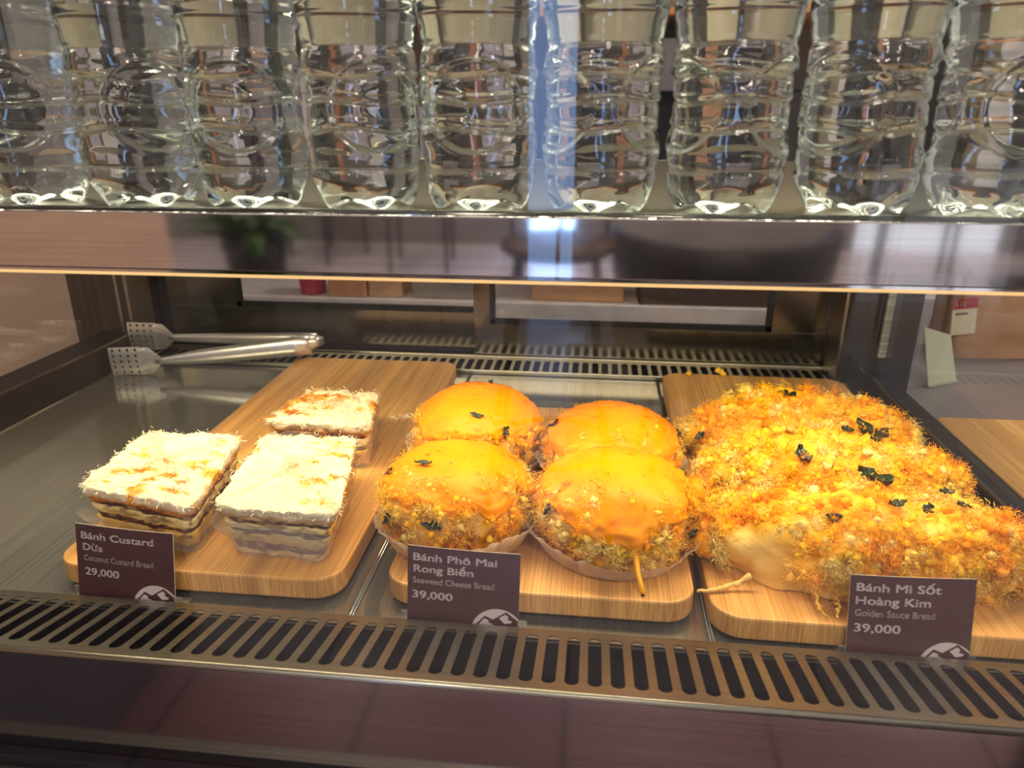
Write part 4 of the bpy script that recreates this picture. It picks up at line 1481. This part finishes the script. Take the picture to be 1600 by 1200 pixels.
def tong_arm(name, parent, head_c, hdir, h_end, w0, w1):
    """perforated paddle standing on edge with a flattened handle running to the hinge"""
    a = empty(name)
    a.parent = parent
    hl, hh = 0.042, 0.036
    V, F = perforated(-hl / 2, hl / 2 - 0.004, -hh / 2, hh / 2, 4, 5, 0.0019)
    # curve the paddle slightly
    V = [(x, 0.0022 * (z / (hh / 2)) ** 2, z) for x, y, z in V]
    b = len(V)
    # neck: tapering web from the paddle to the handle
    rows = [(hl / 2 - 0.004, hh / 2), (hl / 2 + 0.008, hh / 2 * 0.92), (hl / 2 + 0.016, hh / 2 * 0.55), (hl / 2 + 0.022, hh / 2 * 0.25)]
    for x, hz in rows:
        for j in range(7):
            s = j / 6 * 2 - 1
            V.append((x, 0.0022 * (s * hz / (hh / 2)) ** 2, s * hz))
    for i in range(len(rows) - 1):
        for j in range(6):
            F.append((b + i * 7 + j, b + i * 7 + j + 1, b + (i + 1) * 7 + j + 1, b + (i + 1) * 7 + j))
    me = np_mesh('paddle', np.array(V), [tuple(f) for f in F], False)
    bm_ = bmesh.new()
    bm_.from_mesh(me)
    bmesh.ops.remove_doubles(bm_, verts=bm_.verts, dist=1e-5)
    bmesh.ops.recalc_face_normals(bm_, faces=bm_.faces)
    bm_.to_mesh(me)
    bm_.free()
    o = link_mesh('paddle', me, M['tongs'], a)
    sol = o.modifiers.new('thick', 'SOLIDIFY')
    sol.thickness = 0.0009
    sol.offset = 0
    hc, he = Vector(head_c), Vector(h_end)
    d = (he - hc).normalized()
    ang = math.atan2(d.y, d.x)
    pitch = math.atan2(d.z, math.hypot(d.x, d.y)) * 0.35
    o.location = hc
    o.rotation_euler = (0, -pitch, ang)
    st_ = hc + Vector((math.cos(ang), math.sin(ang), 0)) * 0.036
    pts = [st_.lerp(he, t) for t in (0, 0.06, 0.3, 0.6, 0.9, 1.0)]
    h = MB().tube(pts, [0.0035, 0.0048, w0, (w0 + w1) / 2, w1, w1 * 0.96], 16, flat=0.55)
    h.build('handle', M['tongs'], a)
    return a


tg = tag(empty('serving_tongs', (-0.44, 0.46, ZF)), 'steel serving tongs with perforated paddles lying behind the left board', 'tongs')
tg_loc = Vector(tg.location)
a1 = tong_arm('tong_arm', tg, Vector((-0.548, 0.447, 0.0070)) - tg_loc, None, Vector((-0.318, 0.474, 0.0285)) - tg_loc, 0.0095, 0.0128)
a2 = tong_arm('tong_arm', tg, Vector((-0.556, 0.500, 0.0240)) - tg_loc, None, Vector((-0.316, 0.492, 0.0290)) - tg_loc, 0.0065, 0.0095)
MB().tube([Vector((-0.320, 0.470, 0.0290)) - tg_loc, Vector((-0.306, 0.484, 0.0310)) - tg_loc, Vector((-0.318, 0.494, 0.0290)) - tg_loc], [0.0070, 0.0060, 0.0070], 12, flat=0.4).build('hinge_bow', M['tongs'], tg)

# ================================================================== WATER BOTTLES
def bottle_r(th, z):
    """outer radius of the bottle body at angle th and height z"""
    prof_z = np.array([0.0, 0.004, 0.010, 0.016, 0.019, 0.0215, 0.024, 0.028, 0.074, 0.0780, 0.0808, 0.0835, 0.088, 0.098, 0.1005, 0.1020, 0.1040, 0.150, 0.160, 0.172, 0.184, 0.190, 0.204])
    prof_r = np.array([0.0245, 0.0272, 0.0292, 0.0300, 0.0303, 0.0292, 0.0303, 0.0305, 0.0303, 0.0300, 0.0287, 0.0296, 0.0302, 0.0316, 0.0317, 0.0310, 0.0318, 0.0318, 0.0305, 0.0240, 0.0150, 0.0125, 0.0125])
    r = np.interp(z, prof_z, prof_r)
    # three arch shaped sunk panels between 0.030 and 0.076
    a = np.mod(th, 2 * PI / 3) - PI / 3
    q = np.sqrt((a / 0.86) ** 2 + ((z - 0.0515) / 0.0225) ** 2)
    body = sm(z, 0.026, 0.030) * (1 - sm(z, 0.074, 0.078))
    r = r - body * 0.0014 * (1 - sm(q, 0.90, 1.0)) + body * 0.0007 * np.exp(-((q - 1.02) / 0.05) ** 2)
    # wavy ribs
    for k, z0 in enumerate((0.041, 0.0545, 0.066)):
        zc = z0 + 0.0012 * np.sin(3 * th + k * 1.3)
        r = r - body * 0.0011 * np.exp(-((z - zc) / 0.0011) ** 2) + body * 0.0004 * np.exp(-((z - zc - 0.003) / 0.0016) ** 2)
    # smooth hand-dents
    r = r + body * 0.00035 * np.sin(5 * th + 160 * z)
    # petals at the base
    pet = (0.5 + 0.5 * np.cos(5 * th)) ** 0.8
    r = r - (1 - sm(z, 0.004, 0.018)) * 0.0030 * pet
    return r


def bottle_mesh(name, inset, ztop, close_top):
    n = 144
    th = np.arange(n) * 2 * PI / n
    pet = (0.5 + 0.5 * np.cos(5 * th)) ** 0.8
    rows = []
    r0 = bottle_r(th, np.zeros(n)) - inset
    for s in np.linspace(0.02, 1, 9)[:-1]:
        z = inset + 0.0075 * (1 - sm(np.full(n, s), 0.35, 0.95)) * (1 - 0.0 * pet) + 0.0042 * pet * sm(np.full(n, s), 0.2, 0.8)
        rows.append(np.stack([r0 * s * np.cos(th), r0 * s * np.sin(th), z], -1))
    zs = np.concatenate([np.linspace(0, 0.030, 26), np.linspace(0.031, 0.077, 60), np.linspace(0.078, 0.106, 34), np.linspace(0.110, 0.150, 6), np.linspace(0.153, 0.204, 22)])
    zs = zs[zs <= ztop]
    for z in zs:
        zz = inset + z + 0.0042 * pet * (1 - sm(np.full(n, z), 0.0, 0.016))
        r = bottle_r(th, np.full(n, z)) - inset
        rows.append(np.stack([r * np.cos(th), r * np.sin(th), zz], -1))
    if close_top:
        last = rows[-1]
        for s in (0.97, 0.6, 0.02):
            q = last.copy()
            q[:, :2] *= s
            rows.append(q)
    V = np.concatenate(rows)
    F = grid_faces(len(rows), n)
    return np_mesh(name, V, F, True)


shell_me = bottle_mesh('bottle_shell', 0.0, 0.2041, False)
water_me = bottle_mesh('water', 0.00045, 0.176, True)
shell_me.materials.append(M['pet'])
water_me.materials.append(M['water'])
cap_mb = MB().lathe([(0.0138, 0.2015), (0.0142, 0.202), (0.0142, 0.2125), (0.0134, 0.2135), (0, 0.2135)], 40)
cap_mb.lathe([(0.0126, 0.1935), (0.0165, 0.1940), (0.0165, 0.1955), (0.0126, 0.1960)], 40)
cap_o = cap_mb.build('bottle_cap', noisy('pale_blue_cap', srgb(170, 196, 214), srgb(180, 204, 220), (50, 50, 50), rough=0.4))
cap_me = cap_o.data
bpy.data.objects.remove(cap_o, do_unlink=True)
BX = [-0.2960, -0.2300, -0.1640, -0.0990, -0.0348, 0.0298, 0.0950, 0.1606, 0.2262]
ordn = ['first', 'second', 'third', 'fourth', 'fifth', 'sixth', 'seventh', 'eighth', 'ninth']
rb = np.random.default_rng(3)
rots = [0.3, 0.9, 0.2, 0.55, 0.05, 1.1, 0.95, 1.35, 0.15]
for i, x in enumerate(BX):
    lab = '%s clear water bottle from the left on the top shelf' % ordn[i]
    if i == 0: lab = 'leftmost clear water bottle on the top shelf, cut by the frame'
    if i == 8: lab = 'rightmost clear water bottle on the top shelf, cut by the frame'
    r = tag(empty('water_bottle', (x, 0.0465 + rb.uniform(-0.001, 0.001), SH - 0.0028), rots[i] + PI / 2 + PI / 3 * 0), lab, 'bottle', 'clear water bottles in a row on the top shelf')
    link_mesh('bottle_shell', shell_me, None, r)
    link_mesh('water', water_me, None, r)
    link_mesh('bottle_cap', cap_me, None, r)


# ================================================================== BEHIND THE CASE
def box_part(name, mat, parent, *bs, bev=0.002):
    m = MB()
    for b_ in bs: m.bounds(*b_, bev)
    o = m.build(name, mat, None)
    o.parent = parent
    o.data.transform(Matrix.Translation(-Vector(parent.location)))
    return o


M['redcup'] = noisy('red_paper_cup', srgb(190, 40, 70), srgb(200, 52, 80), (20, 20, 20), rough=0.5)
M['brownbox'] = noisy('brown_cardboard', srgb(176, 116, 84), srgb(188, 128, 94), (30, 30, 30), rough=0.8)
M['kraft'] = noisy('kraft_paper', srgb(176, 130, 96), srgb(190, 144, 108), (25, 25, 60), bump=0.2, rough=0.8)
M['orangewood'] = noisy('orange_wood_shelf', srgb(214, 140, 64), srgb(226, 154, 76), (4, 60, 60), rough=0.5)
M['lilac'] = noisy('pale_lilac_enamel', srgb(190, 180, 196), srgb(200, 190, 204), (10, 10, 10), rough=0.3)
M['white'] = noisy('white_plastic', srgb(226, 224, 224), srgb(236, 234, 234), (10, 10, 10), rough=0.4)
M['darkbrown'] = noisy('dark_brown_laminate', srgb(62, 44, 36), srgb(72, 52, 42), (4, 4, 30), rough=0.5)
M['sage'] = noisy('pale_green_card', srgb(196, 200, 172), srgb(206, 208, 182), (20, 20, 20), rough=0.6)
M['label_red'] = plain('red_label_print', srgb(176, 40, 52), rough=0.5)
M['label_white'] = plain('cream_label_paper', srgb(226, 212, 180), rough=0.6)
M['ink'] = plain('grey_ink', srgb(90, 84, 84), rough=0.6)

bc = tag(empty('back_counter', (-0.1, 1.35, FLOOR)), 'long back counter with a pale stone top behind the display case', 'counter')
box_part('worktop', M['counter'], bc, (-0.99, 1.6, 1.10, 1.75, -0.106, -0.067))
for k in range(5):
    x0 = -0.98 + k * 0.515
    box_part('cabinet_front', M['cab'], bc, (x0, x0 + 0.505, 1.14, 1.72, FLOOR + 0.001, -0.108))
sh = tag(empty('wall_shelf', (0.1, 1.6, 0.09)), 'orange wood shelves on the wall behind the bottles', 'shelf')
box_part('shelf_plank', M['orangewood'], sh, (-0.98, 1.6, 1.45, 1.80, 0.078, 0.092))
box_part('shelf_plank', M['orangewood'], sh, (-0.98, 1.6, 1.45, 1.80, 0.500, 0.514))
for x in (-0.97, 0.32, 1.58):
    box_part('shelf_upright', M['darkcab'], sh, (x, x + 0.02, 1.50, 1.80, -0.066, 0.9))
M['olive'] = noisy('pale_olive_wall', srgb(176, 172, 140), srgb(188, 184, 152), (3, 3, 3), rough=0.7)
bw = tag(MB().bounds(-0.98, 1.7, 1.80, 1.86, -0.066, 1.5).build('wall_2', M['olive']), kind='structure')
cm = tag(empty('kitchen_appliance', (0.14, 1.6, 0.093)), 'black and grey kitchen appliance on the shelf behind the sixth and seventh bottles', 'appliance')
box_part('machine_base', M['lilac'], cm, (0.02, 0.31, 1.47, 1.78, 0.094, 0.16))
box_part('machine_body', M['black'], cm, (0.03, 0.30, 1.55, 1.78, 0.16, 0.345))
box_part('machine_head', M['cab'], cm, (0.02, 0.31, 1.47, 1.78, 0.345, 0.455))
MB().tube([(-0.03, -0.11, 0.24), (-0.03, -0.11, 0.18)], 0.022, 18).build('brew_group', M['steel_dark'], cm)
rngb = np.random.default_rng(8)
for i, (x0, x1, h, mt, nm, lb, ct) in enumerate([
    (-0.92, -0.82, 0.20, 'darkcab', 'storage_box', 'charcoal storage box at the far left of the back shelf', 'box'),
    (-0.80, -0.62, 0.30, 'white', 'storage_box', 'white storage box on the back shelf behind the left bottles', 'box'),
    (-0.58, -0.34, 0.22, 'lilac', 'storage_box', 'wide lilac box on the back shelf behind the third bottle', 'box'),
    (-0.26, -0.18, 0.32, 'brownbox', 'storage_box', 'tall terracotta box on the back shelf behind the fifth bottle', 'box'),
    (-0.12, -0.03, 0.26, 'darkcab', 'storage_box', 'narrow charcoal box beside the kitchen appliance', 'box'),
    (0.36, 0.50, 0.30, 'darkcab', 'storage_box', 'charcoal box on the back shelf behind the eighth bottle', 'box'),
    (0.54, 0.74, 0.24, 'kraft', 'storage_box', 'wide tan box on the back shelf behind the ninth bottle', 'box'),
    (0.80, 1.10, 0.30, 'white', 'storage_box', 'white box at the far right of the back shelf', 'box')]):
    t = tag(empty(nm, ((x0 + x1) / 2, 1.62, 0.0925)), lb, ct, 'boxes on the back shelf')
    box_part('box_body', M[mt], t, (x0, x1, 1.52, 1.74, 0.0925, 0.0925 + h * 0.84), bev=0.004)
    box_part('box_lid', M[mt], t, (x0 - 0.004, x1 + 0.004, 1.516, 1.744, 0.0925 + h * 0.84, 0.0925 + h), bev=0.004)

def cup(x, y, z, r0, r1, h, mat, label):
    t = tag(empty('paper_cup', (x, y, z + 0.0005)), label, 'cup')
    MB().lathe([(0, 0), (r0, 0), (r1, h), (r1 * 0.95, h), (r0 * 0.94, 0.004), (0, 0.004)], 32).build('cup_wall', mat, t)
    MB().lathe([(r1, h - 0.002), (r1 + 0.0015, h), (r1, h + 0.002)], 32).build('rolled_rim', M['white'], t)
    return t


cup(-0.575, 1.142, -0.067, 0.026, 0.034, 0.090, M['redcup'], 'red paper cup on the back counter seen through the left door')
for x0, x1, y, h, mt, lb in ((-0.530, -0.448, 1.15, 0.055, 'brownbox', 'low brown carton beside the red cup on the back counter'),
                             (-0.444, -0.372, 1.155, 0.062, 'kraft', 'tan carton right of the low brown carton on the back counter'),
                             (-0.350, -0.220, 1.155, 0.14, 'cab', 'grey container on the back counter seen through the left door'),
                             (-0.10, 0.09, 1.16, 0.16, 'kraft', 'tan case on the back counter left of the dark brown case'),
                             (0.12, 0.40, 1.15, 0.17, 'darkbrown', 'dark brown case on the back counter seen through the right door')):
    t = tag(empty('carton', ((x0 + x1) / 2, y, -0.0665)), lb, 'box')
    box_part('carton_body', M[mt], t, (x0, x1, y - 0.04, y + 0.1, -0.0665, -0.0665 + h * 0.9), bev=0.003)
    box_part('carton_lid', M[mt], t, (x0 - 0.002, x1 + 0.002, y - 0.042, y + 0.102, -0.0665 + h * 0.9, -0.0665 + h), bev=0.003)

# ---- things beside the case, seen through the right glass
sc_ = tag(empty('side_counter', (0.8, 0.3, FLOOR)), 'grey service counter standing right of the display case', 'counter')
box_part('worktop', M['cab'], sc_, (0.385, 1.25, -0.30, 1.02, -0.050, -0.020))
box_part('cabinet_front', M['darkcab'], sc_, (0.40, 1.24, -0.28, 1.00, FLOOR + 0.001, -0.0505))
wb = tag(empty('wooden_tray', (0.62, 0.10, -0.0195)), 'wide wooden serving tray on the counter right of the glass', 'tray')
me = rounded_slab(0.386 - 0.62, 0.86 - 0.62, -0.25 - 0.10, 0.388 - 0.10, 0.004, 0.0200, 0.012, 0.0016)
link_mesh('tray_slab', me, M['bamboo'], wb)
for sx in (-0.16, 0.2):
    for sy in (-0.3, 0.2):
        MB().lathe([(0, 0), (0.006, 0), (0.006, 0.0042), (0, 0.0042)], 12, (sx, sy, 0)).build('rubber_foot', M['black_soft'], wb)
bag = tag(empty('paper_bag', (0.575, 0.70, -0.0195), math.radians(4)), 'brown paper bag with a red and cream date label, right of the case', 'paper bag')
bgm = MB()
bgm.poly([(-0.062, -0.035, 0), (0.062, -0.035, 0), (0.062, 0.035, 0), (-0.062, 0.035, 0)])
V = []
for i, z in enumerate(np.linspace(0, 0.17, 9)):
    for k in range(40):
        a = 2 * PI * k / 40
        c_, s_ = math.cos(a), math.sin(a)
        f_ = 1 - 0.10 * z / 0.17
        x_ = 0.063 * f_ * math.copysign(abs(c_) ** 0.25, c_)
        y_ = 0.036 * f_ * math.copysign(abs(s_) ** 0.25, s_) + 0.002 * math.sin(z * 90 + 5 * a)
        V.append((x_, y_, z + 0.0003))
link_mesh('bag_wall', np_mesh('bag_wall', np.array(V), grid_faces(9, 40), True), M['kraft'], bag)
bgm.build('bag_base', M['kraft'], bag)
tl = Matrix.Rotation(math.radians(-6), 4, 'Y')


def stick(name, mat, x0, x1, z0, z1, y):
    o = MB().bounds(x0, x1, y, y + 0.0003, z0, z1).build(name, mat, bag)
    o.data.transform(tl)


stick('date_label', M['label_white'], -0.062, -0.030, 0.040, 0.086, -0.0402)
stick('label_header', M['label_red'], -0.062, -0.030, 0.076, 0.090, -0.0406)
stick('printed_line', M['ink'], -0.058, -0.042, 0.068, 0.0705, -0.0406)
me = text_mesh('ATE', True)
co = np.zeros(len(me.vertices) * 3)
me.vertices.foreach_get('co', co)
co = co.reshape(-1, 3)
co = np.stack([-0.0610 + (co[:, 0] - co[:, 0].min()) * 0.0085, np.full(len(co), -0.0411), 0.0800 + co[:, 1] * 0.0095], -1)
me.vertices.foreach_set('co', co.astype(np.float32).ravel())
me.transform(tl)
link_mesh('label_lettering', me, M['label_white'], bag)
pg = tag(empty('menu_card', (0.462, 0.545, -0.0195), math.radians(28)), 'pale green card leaning beside the paper bag', 'card')
MB().poly([(-0.022, 0, 0.0004), (0.026, 0, 0.0004), (0.014, 0.012, 0.060), (-0.034, 0.012, 0.075)], (0, 0.0012, 0)).build('card_sheet', M['sage'], pg)
MB().bounds(-0.024, 0.028, -0.004, 0.010, 0.0, 0.003, 0.0005).build('card_base', M['acrylic'], pg)

# ================================================================== CAFE FURNITURE BEHIND THE CAMERA (seen in reflections)
M['chair_dark'] = noisy('black_chair_shell', srgb(26, 24, 26), srgb(34, 32, 33), (10, 10, 10), rough=0.4)
M['chair_brown'] = noisy('dark_brown_seat', srgb(60, 40, 36), srgb(70, 48, 42), (10, 10, 10), rough=0.45)
M['leaf'] = noisy('green_leaf', srgb(44, 70, 36), srgb(70, 100, 52), (10, 10, 10), rough=0.5)


def stool(x, y, rz, label):
    t = tag(empty('bar_stool', (x, y, FLOOR + 0.001), rz), label, 'bar stool')
    for sx in (-1, 1):
        for sy in (-1, 1):
            MB().tube([(sx * 0.20, sy * 0.20, 0), (sx * 0.12, sy * 0.12, 0.74)], 0.011, 8).build('leg', M['chair_dark'], t)
    MB().tube([(0.16 * math.cos(a) * 1.2, 0.16 * math.sin(a) * 1.2, 0.28) for a in np.linspace(0, 2 * PI, 25)], 0.008, 8).build('foot_ring', M['chair_dark'], t)
    MB().lathe([(0, 0.735), (0.16, 0.735), (0.185, 0.752), (0.18, 0.775), (0.10, 0.785), (0, 0.785)], 32).build('seat', M['chair_brown'], t)
    MB().tube([(0.18 * math.cos(a), 0.18 * math.sin(a), 0.97) for a in np.linspace(-2.9, -0.24, 14)], 0.022, 8, flat=0.5).build('backrest', M['chair_brown'], t)
    for a in (-2.7, -1.57, -0.45):
        MB().tube([(0.17 * math.cos(a), 0.17 * math.sin(a), 0.77), (0.18 * math.cos(a), 0.18 * math.sin(a), 0.97)], 0.007, 8).build('back_rod', M['chair_dark'], t)
    return t


stool(-0.09, -1.95, 0.0, 'bar stool with a brown seat reflected in the front glass against the blue window')


def tub(x, y, rz, label):  # added dark form, takes the place of the figure reflected in the fascia
    t = tag(empty('figure_stand_in', (x, y, FLOOR + 0.001), rz), label, 'chair')
    V = []
    rows = [(0.20, 0.40), (0.30, 0.42), (0.36, 0.50), (0.38, 0.62), (0.39, 0.76), (0.37, 0.77), (0.355, 0.62), (0.33, 0.52), (0.20, 0.47), (0.02, 0.46)]
    n = 40
    for r, z in rows:
        for k in range(n):
            a = 2 * PI * k / n
            zz = z - max(0, z - 0.55) * 0.75 * max(0, math.sin(a)) ** 0.7
            V.append((r * math.cos(a), r * math.sin(a) * 0.9, zz))
    link_mesh('tub_shell', np_mesh('tub_shell', np.array(V), grid_faces(len(rows), n), True), M['chair_dark'], t)
    for sx in (-1, 1):
        for sy in (-1, 1):
            MB().tube([(sx * 0.26, sy * 0.24, 0), (sx * 0.17, sy * 0.15, 0.44)], 0.014, 8).build('leg', M['chair_dark'], t)


tub(0.47, -2.25, PI, 'black tub form standing in for the dark figure reflected in the fascia')


def side_chair(x, y, rz, label):
    t = tag(empty('cafe_chair', (x, y, FLOOR + 0.001), rz), label, 'chair', 'cafe chairs by the window')
    MB().box((0, 0, 0.45), (0.42, 0.42, 0.035), 0.012).build('seat', M['chair_brown'], t)
    for sx in (-1, 1):
        for sy in (-1, 1):
            MB().tube([(sx * 0.19, sy * 0.19, 0), (sx * 0.18, sy * 0.18, 0.44 if sy > 0 else 0.84)], 0.014, 8).build('leg', M['chair_dark'], t)
    MB().box((0, -0.185, 0.74), (0.40, 0.025, 0.20), 0.01).build('backrest', M['chair_dark'], t)


side_chair(1.95, -4.3, -1.3, 'dark cafe chair left of the table reflected at the right of the fascia')
side_chair(3.45, -4.3, 1.5, 'dark cafe chair right of the table reflected at the right of the fascia')
tb = tag(empty('cafe_table', (2.7, -4.3, FLOOR + 0.001)), 'dark round cafe table reflected at the right end of the fascia', 'table')
MB().lathe([(0, 0.72), (0.34, 0.72), (0.35, 0.735), (0.34, 0.75), (0, 0.75)], 40).build('table_top', M['chair_brown'], tb)
MB().tube([(0, 0, 0.02), (0, 0, 0.72)], 0.03, 12).build('pedestal', M['chair_dark'], tb)
MB().lathe([(0, 0), (0.24, 0), (0.22, 0.02), (0, 0.03)], 32).build('table_base', M['chair_dark'], tb)
for i, (x, y) in enumerate(((-1.9, -4.75), (-1.15, -4.5))):
    side_chair(x, y, 0.5 + i, ['dark cafe chair in front of the plant, reflected in the fascia', 'dark cafe chair right of the plant, reflected in the fascia'][i])
pl = tag(empty('potted_plant', (-2.05, -3.9, FLOOR + 0.001)), 'leafy green plant in a dark pot, reflected at the left of the fascia', 'plant')
MB().lathe([(0, 0), (0.16, 0), (0.20, 0.36), (0.18, 0.36), (0.17, 0.30), (0, 0.30)], 32).build('pot', M['chair_dark'], pl)
rp = np.random.default_rng(4)
for k in range(46):
    a, el, L = rp.uniform(0, 2 * PI), rp.uniform(0.35, 1.3), rp.uniform(0.35, 0.65)
    p0 = Vector((0.06 * math.cos(a), 0.06 * math.sin(a), 0.30))
    d_ = Vector((math.cos(a) * math.cos(el), math.sin(a) * math.cos(el), math.sin(el)))
    sd = Vector((-math.sin(a), math.cos(a), 0))
    pts = []
    for q in range(7):
        t_ = q / 6
        c_ = p0 + d_ * L * t_ + Vector((0, 0, -0.30 * t_ * t_))
        w_ = 0.045 * math.sin(PI * min(1, 0.08 + t_ * 0.92)) + 0.002
        pts.append((c_ - sd * w_, c_ + Vector((0, 0, 0.006)), c_ + sd * w_))
    Vp = np.array([tuple(v) for r_ in pts for v in r_])
    link_mesh('leaf', np_mesh('leaf', Vp, grid_faces(7, 3, False), True), M['leaf'], pl)
